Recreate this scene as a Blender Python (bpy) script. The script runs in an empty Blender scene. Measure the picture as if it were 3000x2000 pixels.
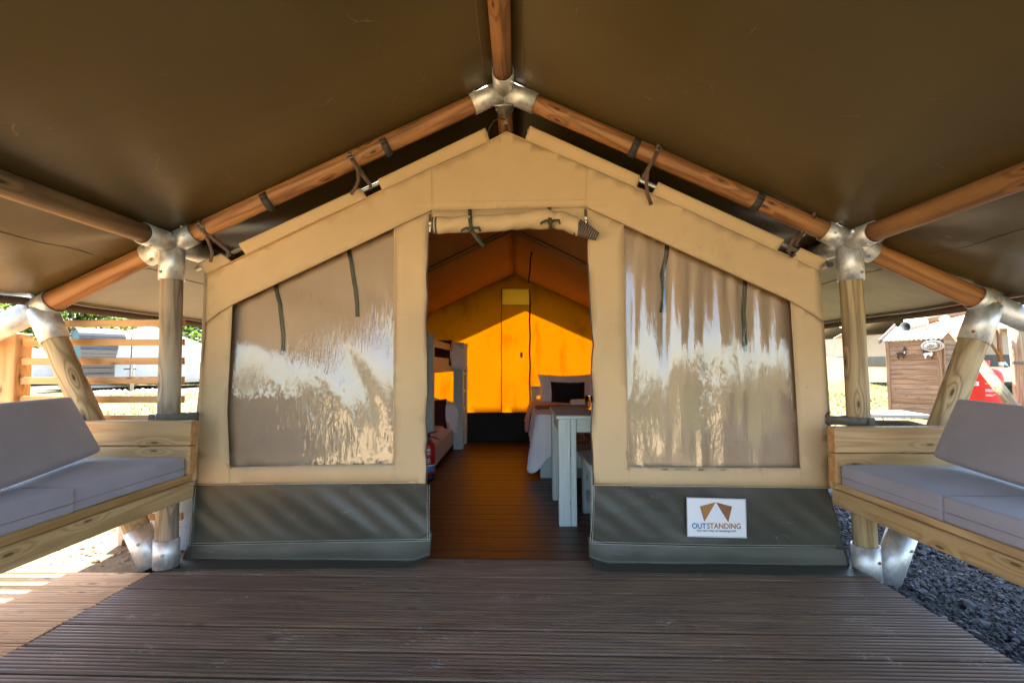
import bpy, bmesh, math, random
import numpy as np
from mathutils import Vector, Matrix
from mathutils.geometry import delaunay_2d_cdt

random.seed(7)
rng = np.random.default_rng(11)
scene = bpy.context.scene
COL = scene.collection

# ------------------------------------------------------------------ camera
CAM_H = 1.05
FPX = 1400.0                       # focal length in pixels of the 3000 x 2000 photograph
cam_data = bpy.data.cameras.new("camera")
cam_data.sensor_width = 36.0
cam_data.lens = 36.0 * FPX / 3000.0
cam_data.clip_start = 0.05
cam_data.clip_end = 600.0
cam = bpy.data.objects.new("camera", cam_data)
COL.objects.link(cam)
CAM_R = (Matrix.Rotation(math.atan(20 / FPX), 3, 'Z')
         @ Matrix.Rotation(math.pi / 2 + math.atan(72 / FPX), 3, 'X')
         @ Matrix.Rotation(-0.004, 3, 'Z'))
CAM_P = Vector((0, 0, CAM_H))
cam.matrix_world = Matrix.Translation(CAM_P) @ CAM_R.to_4x4()
scene.camera = cam

# ------------------------------------------------------------------ daylight
SUN_DIR = Vector((-0.17, 0.60, 0.785)).normalized()      # towards the sun: beyond the tent, a little to the left
world = bpy.data.worlds.new("World")
scene.world = world
world.use_nodes = True
wnt = world.node_tree
wnt.nodes.clear()
sky = wnt.nodes.new('ShaderNodeTexSky')
sky.sky_type = 'NISHITA'
sky.sun_disc = False
sky.sun_elevation = math.asin(SUN_DIR.z)
sky.sun_rotation = math.atan2(SUN_DIR.x, SUN_DIR.y)
sky.air_density = 1.0
sky.dust_density = 1.8
sky.ozone_density = 0.6
bg = wnt.nodes.new('ShaderNodeBackground')
bg.inputs['Strength'].default_value = 0.10
wout = wnt.nodes.new('ShaderNodeOutputWorld')
wnt.links.new(sky.outputs[0], bg.inputs['Color'])
wnt.links.new(bg.outputs[0], wout.inputs['Surface'])

sun_data = bpy.data.lights.new("sun", 'SUN')
sun_data.energy = 5.0
sun_data.angle = math.radians(0.53)
sun_data.color = (1.0, 0.93, 0.80)
sun = bpy.data.objects.new("sun", sun_data)
COL.objects.link(sun)
sun.rotation_euler = SUN_DIR.to_track_quat('Z', 'Y').to_euler()
sun.location = (0, 0, 30)

scene.view_settings.view_transform = 'Standard'
scene.view_settings.look = 'None'
scene.view_settings.exposure = 3.45
scene.view_settings.gamma = 1.0
scene.view_settings.use_curve_mapping = False
scene.render.engine = 'CYCLES'
cy = scene.cycles
cy.use_denoising = True
cy.max_bounces = 10
cy.diffuse_bounces = 6
cy.glossy_bounces = 4
cy.transmission_bounces = 6
cy.transparent_max_bounces = 12
cy.caustics_reflective = False
cy.caustics_refractive = False
cy.sample_clamp_indirect = 8.0

# ------------------------------------------------------------------ placing helpers
def ray(px, py):
    return CAM_R @ Vector(((px - 1500) / FPX, -(py - 1000) / FPX, -1.0))

def P(px, py, y0, k=0.0):
    """The point at depth y0 (on the plane y + k*x = y0) seen at a pixel of the photograph."""
    d = ray(px, py)
    return CAM_P + d * (y0 / (d.y + k * d.x))

def PZ(px, py, z):
    d = ray(px, py)
    return CAM_P + d * ((z - CAM_H) / d.z)

FRONT, KF = 2.61, 0.02             # the tent's front wall: y = 2.61 - 0.02 x
def F(px, py, off=0.0):
    return P(px, py, FRONT + off, KF)

# ------------------------------------------------------------------ object helpers
def empty(name, loc=(0, 0, 0), rz=0.0, label=None, cat=None, group=None, kind=None):
    o = bpy.data.objects.new(name, None)
    o.empty_display_size = 0.1
    COL.objects.link(o)
    o.location = loc
    o.rotation_euler = (0, 0, rz)
    tag(o, label, cat, group, kind)
    return o

def tag(o, label=None, cat=None, group=None, kind=None):
    if label: o['label'] = label
    if cat: o['category'] = cat
    if group: o['group'] = group
    if kind: o['kind'] = kind
    return o

def link_mesh(name, me, parent=None, label=None):
    o = bpy.data.objects.new(name, me)
    COL.objects.link(o)
    if parent is not None: o.parent = parent
    if label: o['label'] = label
    return o

def copy_tree(o, parent=None):
    c = o.copy()
    COL.objects.link(c)
    if parent is not None: c.parent = parent
    for ch in list(o.children):
        copy_tree(ch, c)
    return c

class MB:
    """Collects polygons (with UVs in metres: u along the grain, v across it) into one mesh."""
    def __init__(s):
        s.v, s.f, s.uv, s.sm = [], [], [], []
    def face(s, idx, uvs, smooth=False):
        s.f.append(tuple(idx)); s.uv.append(list(uvs)); s.sm.append(smooth)
    def quad(s, a, b, c, d, smooth=False, uv=None):
        n = len(s.v)
        s.v += [Vector(a), Vector(b), Vector(c), Vector(d)]
        if uv is None:
            L = (Vector(b) - Vector(a)).length; W = (Vector(d) - Vector(a)).length
            uv = [(0, 0), (L, 0), (L, W), (0, W)]
        s.face((n, n + 1, n + 2, n + 3), uv, smooth)
    def poly(s, pts):
        n = len(s.v)
        s.v += [Vector(p) for p in pts]
        s.face(range(n, n + len(pts)), [(p[0], p[2] + p[1]) for p in pts])
    def prism(s, pts, off):
        """Closed outline pts extruded by the vector off."""
        off = Vector(off); pts = [Vector(p) for p in pts]; n = len(pts)
        b = len(s.v)
        s.v += pts + [p + off for p in pts]
        uv = [(p.x, p.z + p.y) for p in pts]
        s.face(range(b, b + n), uv)
        s.face(range(b + 2 * n - 1, b + n - 1, -1), uv[::-1])
        for i in range(n):
            j = (i + 1) % n
            s.face((b + j, b + i, b + n + i, b + n + j), [uv[j], uv[i], uv[i], uv[j]])
    def box(s, c, size, rot=None, ax=0):
        c = Vector(c); h = [x / 2 for x in size]
        R = rot if rot is not None else Matrix.Identity(3)
        cs = [Vector((sx * h[0], sy * h[1], sz * h[2])) for sx in (-1, 1) for sy in (-1, 1) for sz in (-1, 1)]
        b = len(s.v)
        s.v += [c + R @ p for p in cs]
        for f, nax in (((0, 1, 3, 2), 0), ((4, 6, 7, 5), 0), ((0, 4, 5, 1), 1), ((2, 3, 7, 6), 1), ((0, 2, 6, 4), 2), ((1, 5, 7, 3), 2)):
            oth = [i for i in range(3) if i != nax]
            if ax in oth:
                ua = ax; va = [i for i in oth if i != ax][0]
            else:
                ua, va = oth
            sc = 1.0 if ax in oth else 0.08
            sh = nax * 0.37 + (0.19 if f[0] == 0 else 0.0)
            s.face([b + i for i in f], [(cs[i][ua] * sc, cs[i][va] * (1 if ax in oth else 1) + sh) for i in f])
    def tube(s, p0, p1, r0, r1=None, n=16, cap=True, ref=(0, 1, 0), wob=0.0, seg=1, smooth=True):
        """A round bar along p0-p1; the angle v starts opposite to the side that faces the viewer."""
        p0, p1 = Vector(p0), Vector(p1)
        r1 = r0 if r1 is None else r1
        ax = (p1 - p0); L = ax.length; ax.normalize()
        e = Vector(ref); e = e - ax * e.dot(ax)
        if e.length < 1e-3: e = Vector((0, 0, 1)) - ax * ax.z
        e.normalize(); g = ax.cross(e)
        b = len(s.v)
        ph = random.random() * 9
        for k in range(seg + 1):
            t = k / seg
            r = r0 + (r1 - r0) * t
            for i in range(n):
                a = 2 * math.pi * i / n
                rr = r * (1 + wob * (math.sin(2 * a + ph + t * 5) * .6 + math.sin(3 * a - t * 9 + ph) * .4))
                s.v.append(p0 + ax * (L * t) + (e * math.cos(a) + g * math.sin(a)) * rr)
        circ = 2 * math.pi * r0
        for k in range(seg):
            for i in range(n):
                j = (i + 1) % n
                u0, u1 = L * k / seg, L * (k + 1) / seg
                v0, v1 = circ * i / n, circ * (i + 1) / n
                s.face((b + k * n + i, b + k * n + j, b + (k + 1) * n + j, b + (k + 1) * n + i),
                       [(u0, v0), (u0, v1), (u1, v1), (u1, v0)], smooth)
        if cap:
            cc = [(0.02 * math.cos(2 * math.pi * i / n), r0 * math.sin(2 * math.pi * i / n)) for i in range(n)]
            s.face([b + i for i in range(n)][::-1], cc[::-1])
            s.face([b + seg * n + i for i in range(n)], cc)
    def pipe(s, p0, p1, ro, ri, n=20):
        """Hollow sleeve with a visible rim at both ends."""
        p0, p1 = Vector(p0), Vector(p1)
        ax = (p1 - p0); L = ax.length; ax.normalize()
        e = Vector((0, 1, 0)); e = e - ax * e.dot(ax)
        if e.length < 1e-3: e = Vector((0, 0, 1)) - ax * ax.z
        e.normalize(); g = ax.cross(e)
        b = len(s.v)
        for (p, r) in ((p0, ri), (p0, ro), (p1, ro), (p1, ri)):
            for i in range(n):
                a = 2 * math.pi * i / n
                s.v.append(p + (e * math.cos(a) + g * math.sin(a)) * r)
        for k in range(4):
            m = (k + 1) % 4
            for i in range(n):
                j = (i + 1) % n
                v0, v1 = ro * 6.28 * i / n, ro * 6.28 * (i + 1) / n
                s.face((b + k * n + i, b + k * n + j, b + m * n + j, b + m * n + i),
                       [(0, v0), (0, v1), (L, v1), (L, v0)], k in (1, 3))
    def path(s, pts, r, n=8, cap=True, smooth=True):
        """A round cord through pts; r a number or a list."""
        pts = [Vector(p) for p in pts]; m = len(pts)
        rs = r if isinstance(r, (list, tuple)) else [r] * m
        b = len(s.v); u = 0.0; us = []
        e = None
        for k in range(m):
            t = (pts[min(k + 1, m - 1)] - pts[max(k - 1, 0)]).normalized()
            if e is None:
                e = Vector((0, 1, 0)) - t * t.y
                if e.length < 1e-3: e = Vector((0, 0, 1)) - t * t.z
            else:
                e = e - t * e.dot(t)
            e.normalize(); g = t.cross(e)
            if k: u += (pts[k] - pts[k - 1]).length
            us.append(u)
            for i in range(n):
                a = 2 * math.pi * i / n
                s.v.append(pts[k] + (e * math.cos(a) + g * math.sin(a)) * rs[k])
        for k in range(m - 1):
            for i in range(n):
                j = (i + 1) % n
                v0, v1 = rs[0] * 6.28 * i / n, rs[0] * 6.28 * (i + 1) / n
                s.face((b + k * n + i, b + k * n + j, b + (k + 1) * n + j, b + (k + 1) * n + i),
                       [(us[k], v0), (us[k], v1), (us[k + 1], v1), (us[k + 1], v0)], smooth)
        if cap:
            s.face([b + i for i in range(n)][::-1], [(0, 0)] * n)
            s.face([b + (m - 1) * n + i for i in range(n)], [(0, 0)] * n)
    def ribbon(s, pts, width_dirs, w, th=0.0015):
        """A flat webbing strip through pts; width_dirs a vector or one per point."""
        pts = [Vector(p) for p in pts]; m = len(pts)
        wd = width_dirs if isinstance(width_dirs, list) else [width_dirs] * m
        b = len(s.v); u = 0; us = []
        for k in range(m):
            t = (pts[min(k + 1, m - 1)] - pts[max(k - 1, 0)]).normalized()
            d = Vector(wd[k]); d = (d - t * d.dot(t)).normalized()
            nn = t.cross(d)
            if k: u += (pts[k] - pts[k - 1]).length
            us.append(u)
            for (sa, sb) in ((-1, -1), (1, -1), (1, 1), (-1, 1)):
                s.v.append(pts[k] + d * (sa * w / 2) + nn * (sb * th / 2))
        for k in range(m - 1):
            for i in range(4):
                j = (i + 1) % 4
                s.face((b + k * 4 + i, b + k * 4 + j, b + (k + 1) * 4 + j, b + (k + 1) * 4 + i),
                       [(us[k], i * w), (us[k], (i + 1) * w), (us[k + 1], (i + 1) * w), (us[k + 1], i * w)], True)
        s.face([b + i for i in (3, 2, 1, 0)], [(0, 0)] * 4)
        s.face([b + (m - 1) * 4 + i for i in range(4)], [(0, 0)] * 4)
    def grid(s, fn, nu, nv, smooth=True, flip=False):
        b = len(s.v)
        uvs = []
        for j in range(nv + 1):
            for i in range(nu + 1):
                p = Vector(fn(i / nu, j / nv)); s.v.append(p)
        du = (s.v[b + nu] - s.v[b]).length; dv = (s.v[b + nv * (nu + 1)] - s.v[b]).length
        for j in range(nv):
            for i in range(nu):
                a = b + j * (nu + 1) + i
                q = (a, a + 1, a + nu + 2, a + nu + 1)
                uv = [(i / nu * du, j / nv * dv), ((i + 1) / nu * du, j / nv * dv), ((i + 1) / nu * du, (j + 1) / nv * dv), (i / nu * du, (j + 1) / nv * dv)]
                if flip: q = q[::-1]; uv = uv[::-1]
                s.face(q, uv, smooth)
    def lathe(s, prof, c=(0, 0, 0), n=24, smooth=True):
        c = Vector(c); b = len(s.v); m = len(prof)
        for (r, z) in prof:
            for i in range(n):
                a = 2 * math.pi * i / n
                s.v.append(c + Vector((r * math.cos(a), r * math.sin(a), z)))
        for k in range(m - 1):
            for i in range(n):
                j = (i + 1) % n
                s.face((b + k * n + i, b + k * n + j, b + (k + 1) * n + j, b + (k + 1) * n + i),
                       [(prof[k][1], i / n), (prof[k][1], (i + 1) / n), (prof[k + 1][1], (i + 1) / n), (prof[k + 1][1], i / n)], smooth)
        s.face([b + i for i in range(n)][::-1], [(0, 0)] * n)
        s.face([b + (m - 1) * n + i for i in range(n)], [(0, 0)] * n)
    def build(s, name, mat, parent=None, label=None, bevel=0.0, seg=1, solid=0.0):
        me = bpy.data.meshes.new(name)
        me.from_pydata([tuple(p) for p in s.v], [], s.f)
        ul = me.uv_layers.new(name="UVMap")
        flat = []
        for uvs in s.uv:
            for q in uvs: flat += [q[0], q[1]]
        ul.data.foreach_set("uv", flat)
        me.polygons.foreach_set("use_smooth", s.sm)
        me.materials.append(mat)
        me.update()
        o = link_mesh(name, me, parent, label)
        if bevel > 0:
            m = o.modifiers.new("bevel", 'BEVEL'); m.width = bevel; m.segments = seg; m.limit_method = 'ANGLE'; m.angle_limit = math.radians(50)
        if solid > 0:
            m = o.modifiers.new("thickness", 'SOLIDIFY'); m.thickness = solid; m.offset = 0
        return o

def np_mesh(name, V, Fc, mat, parent=None, smooth=False, uv=None):
    """Mesh from numpy arrays; all faces have the same number of corners."""
    me = bpy.data.meshes.new(name)
    nv, nf, k = len(V), len(Fc), Fc.shape[1]
    me.vertices.add(nv); me.vertices.foreach_set("co", V.astype(np.float32).ravel())
    me.loops.add(nf * k); me.loops.foreach_set("vertex_index", Fc.astype(np.int32).ravel())
    me.polygons.add(nf)
    me.polygons.foreach_set("loop_start", np.arange(0, nf * k, k, dtype=np.int32))
    me.polygons.foreach_set("loop_total", np.full(nf, k, dtype=np.int32))
    me.polygons.foreach_set("use_smooth", np.full(nf, smooth))
    if uv is not None:
        ul = me.uv_layers.new(name="UVMap"); ul.data.foreach_set("uv", uv.astype(np.float32).ravel())
    me.materials.append(mat)
    me.update(calc_edges=True)
    me.validate()
    return link_mesh(name, me, parent)

def wavy(seed, n=7, f0=1.0, f1=6.0):
    """A smooth pseudo-random field of two variables, about -1..1."""
    r = random.Random(seed)
    T = [(r.uniform(f0, f1) * r.choice((-1, 1)), r.uniform(f0, f1) * r.choice((-1, 1)), r.uniform(0, 6.28)) for _ in range(n)]
    return lambda a, b: sum(math.sin(x * a + y * b + p) for x, y, p in T) / n

def inside(pt, poly):
    x, y = pt; c = False; n = len(poly); j = n - 1
    for i in range(n):
        xi, yi = poly[i]; xj, yj = poly[j]
        if (yi > y) != (yj > y) and x < (xj - xi) * (y - yi) / (yj - yi) + xi: c = not c
        j = i
    return c

def cloth(name, outline, mat, to3d, holes=(), step=30, parent=None, label=None, solid=0.002):
    """A sewn cloth panel: outline and holes in photograph pixels, to3d(px, py) gives the point."""
    def dens(poly):
        out = []
        for i in range(len(poly)):
            a, b = poly[i], poly[(i + 1) % len(poly)]
            n = max(1, int(math.hypot(b[0] - a[0], b[1] - a[1]) / step))
            out += [(a[0] + (b[0] - a[0]) * k / n, a[1] + (b[1] - a[1]) * k / n) for k in range(n)]
        return out
    loops = [dens(outline)] + [dens(h) for h in holes]
    V, E = [], []
    for lp in loops:
        b = len(V); V += lp
        E += [(b + i, b + (i + 1) % len(lp)) for i in range(len(lp))]
    xs = [p[0] for p in outline]; ys = [p[1] for p in outline]
    y = min(ys) + step * .5
    while y < max(ys):
        x = min(xs) + step * .5
        while x < max(xs):
            if inside((x, y), outline) and not any(inside((x, y), h) for h in holes):
                if min(math.hypot(x - q[0], y - q[1]) for lp in loops for q in lp) > step * .45:
                    V.append((x, y))
            x += step
        y += step
    r = delaunay_2d_cdt([Vector(v) for v in V], E, [], 0, 1e-4)
    vo, fo = r[0], r[2]
    keep = []
    for f in fo:
        cx = sum(vo[i].x for i in f) / len(f); cyy = sum(vo[i].y for i in f) / len(f)
        if inside((cx, cyy), outline) and not any(inside((cx, cyy), h) for h in holes): keep.append(f[::-1])
    mb = MB()
    mb.v = [Vector(to3d(v.x, v.y)) for v in vo]
    for f in keep:
        mb.face(f, [(mb.v[i].x, mb.v[i].z) for i in f], True)
    # front faces towards the viewer
    f = mb.f[0]; nrm = (mb.v[f[1]] - mb.v[f[0]]).cross(mb.v[f[2]] - mb.v[f[0]])
    if nrm.y > 0:
        mb.f = [q[::-1] for q in mb.f]; mb.uv = [q[::-1] for q in mb.uv]
    return mb.build(name, mat, parent, label, solid=solid)
# ------------------------------------------------------------------ materials
def mat_new(name, rough=0.6, spec=0.5, metal=0.0, color=(.5, .5, .5)):
    m = bpy.data.materials.new(name); m.use_nodes = True
    nt = m.node_tree
    b = nt.nodes['Principled BSDF']
    b.inputs['Base Color'].default_value = (*color, 1)
    b.inputs['Roughness'].default_value = rough
    b.inputs['Specular IOR Level'].default_value = spec
    b.inputs['Metallic'].default_value = metal
    return m, nt, b

def nd(nt, typ, ins=None, **attrs):
    n = nt.nodes.new(typ)
    for k, v in attrs.items(): setattr(n, k, v)
    for k, v in (ins or {}).items():
        if isinstance(v, bpy.types.NodeSocket): nt.links.new(v, n.inputs[k])
        else: n.inputs[k].default_value = v
    return n

def mth(nt, op, a, b=None, c=None, clamp=False):
    ins = {0: a}
    if b is not None: ins[1] = b
    if c is not None: ins[2] = c
    return nd(nt, 'ShaderNodeMath', ins, operation=op, use_clamp=clamp).outputs[0]

def ramp(nt, fac, stops):
    n = nd(nt, 'ShaderNodeValToRGB', {0: fac})
    el = n.color_ramp.elements
    while len(el) < len(stops): el.new(0.5)
    for e, (p, c) in zip(el, stops):
        e.position = p
        e.color = (*c, 1) if len(c) == 3 else c
    return n.outputs[0]

def mix(nt, fac, a, b, typ='MIX'):
    n = nd(nt, 'ShaderNodeMix', data_type='RGBA', blend_type=typ)
    for i, v in ((0, fac), (6, a), (7, b)):
        if isinstance(v, bpy.types.NodeSocket): nt.links.new(v, n.inputs[i])
        else: n.inputs[i].default_value = v if i == 0 else (*v, 1)
    return n.outputs[2]

def bump(nt, b, h, strength=0.3, dist=0.01):
    n = nd(nt, 'ShaderNodeBump', {'Strength': strength, 'Distance': dist, 'Height': h})
    nt.links.new(n.outputs[0], b.inputs['Normal'])
    return n

def noise(nt, vec, scale, detail=3.0, rough=0.5, dim='3D'):
    return nd(nt, 'ShaderNodeTexNoise', {'Vector': vec, 'Scale': scale, 'Detail': detail, 'Roughness': rough}).outputs[0]

def vmul(nt, vec, s):
    return nd(nt, 'ShaderNodeVectorMath', {0: vec, 1: s}, operation='MULTIPLY').outputs[0]

def vadd(nt, vec, s):
    return nd(nt, 'ShaderNodeVectorMath', {0: vec, 1: s}, operation='ADD').outputs[0]

def obj_rand(nt):
    return nd(nt, 'ShaderNodeObjectInfo').outputs['Random']

def wood(name, light, dark, rough=0.5, ring=9.0, ringv=7.0, knots=True, crack=None, spec=0.4, dirt=None, knot_amt=0.62, vary=0.25, bstr=0.25, swirl=0.08):
    """Sawn or turned softwood: u runs along the grain, in metres."""
    m, nt, b = mat_new(name, rough, spec)
    uv = nd(nt, 'ShaderNodeTexCoord').outputs['UV']
    rnd = obj_rand(nt)
    off = nd(nt, 'ShaderNodeCombineXYZ', {0: mth(nt, 'MULTIPLY', rnd, 37.0), 1: 0.0, 2: mth(nt, 'MULTIPLY', rnd, 11.0)}).outputs[0]
    v = vadd(nt, uv, off)
    # knots push the rings aside
    kv = nd(nt, 'ShaderNodeTexVoronoi', {'Vector': vmul(nt, v, (3.4, 12.0, 1.0)), 'Scale': 1.0, 'Randomness': 1.0}, voronoi_dimensions='2D')
    kd = kv.outputs['Distance']
    sel = mth(nt, 'GREATER_THAN', nd(nt, 'ShaderNodeSeparateColor', {0: kv.outputs['Color']}).outputs[0], knot_amt)
    near = mth(nt, 'MULTIPLY', sel, nd(nt, 'ShaderNodeMapRange', {0: kd, 1: 0.0, 2: 0.42, 3: 1.0, 4: 0.0}, interpolation_type='SMOOTHSTEP').outputs[0])
    n1 = noise(nt, vmul(nt, v, (0.75, ringv * 1.5, 1.0)), 1.0, 2.0, 0.45)
    n1 = mth(nt, 'ADD', n1, mth(nt, 'MULTIPLY', noise(nt, vmul(nt, v, (3.2, 11.0, 1.0)), 1.0, 2.0, 0.4), swirl))
    field = mth(nt, 'ADD', n1, mth(nt, 'MULTIPLY', near, 0.30 if knots else 0.0))
    rings = mth(nt, 'SINE', mth(nt, 'MULTIPLY', field, ring * 6.283))
    rings = mth(nt, 'MULTIPLY_ADD', rings, 0.5, 0.5)
    fine = noise(nt, vmul(nt, v, (5.0, 170.0, 1.0)), 1.0, 4.0, 0.65)
    fac = mth(nt, 'ADD', mth(nt, 'MULTIPLY', mth(nt, 'POWER', rings, 2.0), 0.58), mth(nt, 'MULTIPLY', ramp(nt, fine, [(0.3, (0, 0, 0)), (0.7, (1, 1, 1))]), 0.40), clamp=True)
    col = mix(nt, fac, light, dark)
    blot = noise(nt, vmul(nt, v, (1.7, 5.0, 1.0)), 1.0, 3.0)
    col = mix(nt, mth(nt, 'MULTIPLY', ramp(nt, blot, [(0.35, (0, 0, 0)), (0.75, (1, 1, 1))]), 0.55), col, tuple(c * 0.62 for c in dark))
    if knots:
        core = mth(nt, 'MULTIPLY', sel, mth(nt, 'LESS_THAN', kd, 0.06))
        halo = mth(nt, 'MULTIPLY', sel, nd(nt, 'ShaderNodeMapRange', {0: kd, 1: 0.05, 2: 0.15, 3: 0.7, 4: 0.0}).outputs[0])
        col = mix(nt, halo, col, tuple(c * 0.8 for c in dark))
        col = mix(nt, core, col, tuple(c * 0.38 for c in dark))
    h = fac
    if crack:
        su = nd(nt, 'ShaderNodeSeparateXYZ', {0: uv})
        wob = noise(nt, vmul(nt, v, (1.3, 0.0, 1.0)), 1.0, 3.0)
        vv = mth(nt, 'ADD', su.outputs[1], mth(nt, 'MULTIPLY', mth(nt, 'SUBTRACT', wob, 0.5), 0.10))
        d = mth(nt, 'ABSOLUTE', mth(nt, 'SUBTRACT', vv, crack))
        wid = mth(nt, 'MULTIPLY', noise(nt, vmul(nt, v, (2.1, 0.0, 1.0)), 1.0, 1.0), 0.0042)
        ck = mth(nt, 'LESS_THAN', d, mth(nt, 'SUBTRACT', wid, 0.0017))
        col = mix(nt, ck, col, (0.012, 0.007, 0.004))
        h = mth(nt, 'SUBTRACT', fac, mth(nt, 'MULTIPLY', ck, 2.0))
    hsv = nd(nt, 'ShaderNodeHueSaturation', {'Color': col, 'Value': mth(nt, 'MULTIPLY_ADD', rnd, vary, 1.0 - vary / 2), 'Saturation': mth(nt, 'MULTIPLY_ADD', rnd, -0.12, 1.05)})
    col = hsv.outputs[0]
    if dirt:
        dn = noise(nt, vmul(nt, v, (5.0, 14.0, 1.0)), 1.0, 5.0, 0.65)
        col = mix(nt, ramp(nt, dn, [(0.52, (0, 0, 0)), (0.7, (1, 1, 1))]), col, dirt)
    nt.links.new(col, b.inputs['Base Color'])
    bump(nt, b, h, bstr, 0.003)
    return m

def plain(name, color, rough=0.6, var=0.15, scale=6.0, bmp=0.0, bscale=60.0, metal=0.0, spec=0.5, sheen=0.0, stain=None):
    m, nt, b = mat_new(name, rough, spec, metal, color)
    co = nd(nt, 'ShaderNodeTexCoord').outputs['Object']
    n = noise(nt, co, scale, 4.0)
    c2 = tuple(max(0, c * (1 - var)) for c in color); c1 = tuple(min(1, c * (1 + var)) for c in color)
    col = ramp(nt, n, [(0.3, c2), (0.7, c1)])
    if stain:
        s = noise(nt, co, scale * 0.37, 6.0, 0.65)
        col = mix(nt, ramp(nt, s, [(0.55, (0, 0, 0)), (0.72, (.6, .6, .6))]), col, stain)
    nt.links.new(col, b.inputs['Base Color'])
    if bmp: bump(nt, b, noise(nt, co, bscale, 3.0), bmp, 0.004)
    if sheen: b.inputs['Sheen Weight'].default_value = sheen
    return m

M = {}
M['pole_brown'] = wood('varnished pine pole', (.45, .205, .066), (.150, .055, .016), 0.5, ring=4.0, ringv=9.0, crack=0.15, spec=0.4)
M['purlin_grey'] = wood('greyed pine pole', (.34, .215, .115), (.13, .075, .036), 0.6, ring=3.5, ringv=8.0, crack=0.15)
M['purlin_tan'] = wood('tan pine pole', (.40, .20, .075), (.16, .068, .022), 0.55, ring=3.5, ringv=8.0)
M['post_grey'] = wood('weathered pine post', (.46, .37, .26), (.14, .105, .07), 0.7, ring=5.0, ringv=7.0, crack=0.16, swirl=0.3)
M['post_tan'] = wood('tan pine post', (.52, .39, .215), (.20, .13, .058), 0.65, ring=5.0, ringv=9.0, crack=0.2)
M['brace_tan'] = wood('round pine brace', (.54, .41, .225), (.20, .13, .055), 0.65, ring=6.0, ringv=5.0, knot_amt=0.35, crack=0.2, swirl=0.55)
M['timber'] = wood('new sawn larch', (.56, .37, .17), (.36, .20, .08), 0.55, ring=6.0, ringv=7.0)
M['timber_olive'] = wood('treated sawn pine', (.62, .43, .215), (.37, .23, .10), 0.6, ring=6.0, ringv=8.0)
M['slat'] = wood('orange pine slat', (.62, .38, .16), (.42, .21, .075), 0.55, ring=4.0, ringv=8.0, vary=0.2)
M['deck_dark'] = wood('dark stained grooved deck board', (.185, .106, .055), (.080, .043, .024), 0.5, ring=4.0, ringv=9.0, knots=True, dirt=None, spec=0.5, knot_amt=0.8, vary=0.35)
M['deck_light'] = wood('new grooved deck board', (.74, .47, .22), (.50, .275, .105), 0.6, ring=5.0, ringv=7.0)
M['floor'] = wood('dark varnished floor board', (.095, .040, .018), (.038, .015, .007), 0.42, ring=5.0, ringv=10.0, spec=0.5, vary=0.45, knot_amt=0.85)
M['shed_wood'] = wood('brown shiplap board', (.42, .25, .135), (.20, .11, .055), 0.75, ring=5.0, ringv=8.0, vary=0.25)
M['pod_wood'] = wood('pale pod board', (.24, .19, .14), (.11, .08, .055), 0.7, ring=5.0, ringv=6.0)
M['bench_slat'] = wood('brown bench slat', (.19, .10, .045), (.10, .045, .02), 0.55)

def deck_wear_highlight(m):
    """Scuffs and pale scrape marks worn into the stain, and a highlight painted along the ribs."""
    nt = m.node_tree; b = nt.nodes['Principled BSDF']
    col = b.inputs['Base Color'].links[0].from_socket
    pos = nd(nt, 'ShaderNodeNewGeometry').outputs['Position']
    a = noise(nt, vmul(nt, pos, (4.0, 7.0, 0.0)), 1.0, 8.0, 0.72)
    s = noise(nt, vmul(nt, pos, (55.0, 130.0, 0.0)), 1.0, 3.0, 0.6)
    f = mth(nt, 'MULTIPLY', ramp(nt, a, [(0.58, (0, 0, 0)), (0.66, (1, 1, 1))]), ramp(nt, s, [(0.46, (0, 0, 0)), (0.62, (1, 1, 1))]))
    wide = ramp(nt, noise(nt, vmul(nt, pos, (0.9, 1.6, 0.0)), 1.0, 3.0), [(0.35, (0, 0, 0)), (0.7, (1, 1, 1))])
    col = mix(nt, mth(nt, 'MULTIPLY', wide, 0.4), col, (.15, .112, .088))
    col = mix(nt, mth(nt, 'MULTIPLY', f, 0.75), col, (.38, .33, .28))
    # a paler highlight is painted along the crown of every rib
    sz = nd(nt, 'ShaderNodeSeparateXYZ', {0: nd(nt, 'ShaderNodeTexCoord').outputs['Object']}).outputs[2]
    edge = nd(nt, 'ShaderNodeMapRange', {0: sz, 1: -0.0012, 2: 0.0002, 3: 0.0, 4: 1.0}).outputs[0]
    wn = noise(nt, vmul(nt, pos, (3.0, 40.0, 0.0)), 1.0, 3.0)
    col = mix(nt, mth(nt, 'MULTIPLY', edge, ramp(nt, wn, [(0.38, (0, 0, 0)), (0.7, (.8, .8, .8))])), col, (.30, .20, .135))
    nt.links.new(col, b.inputs['Base Color'])
deck_wear_highlight(M['deck_dark'])

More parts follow.
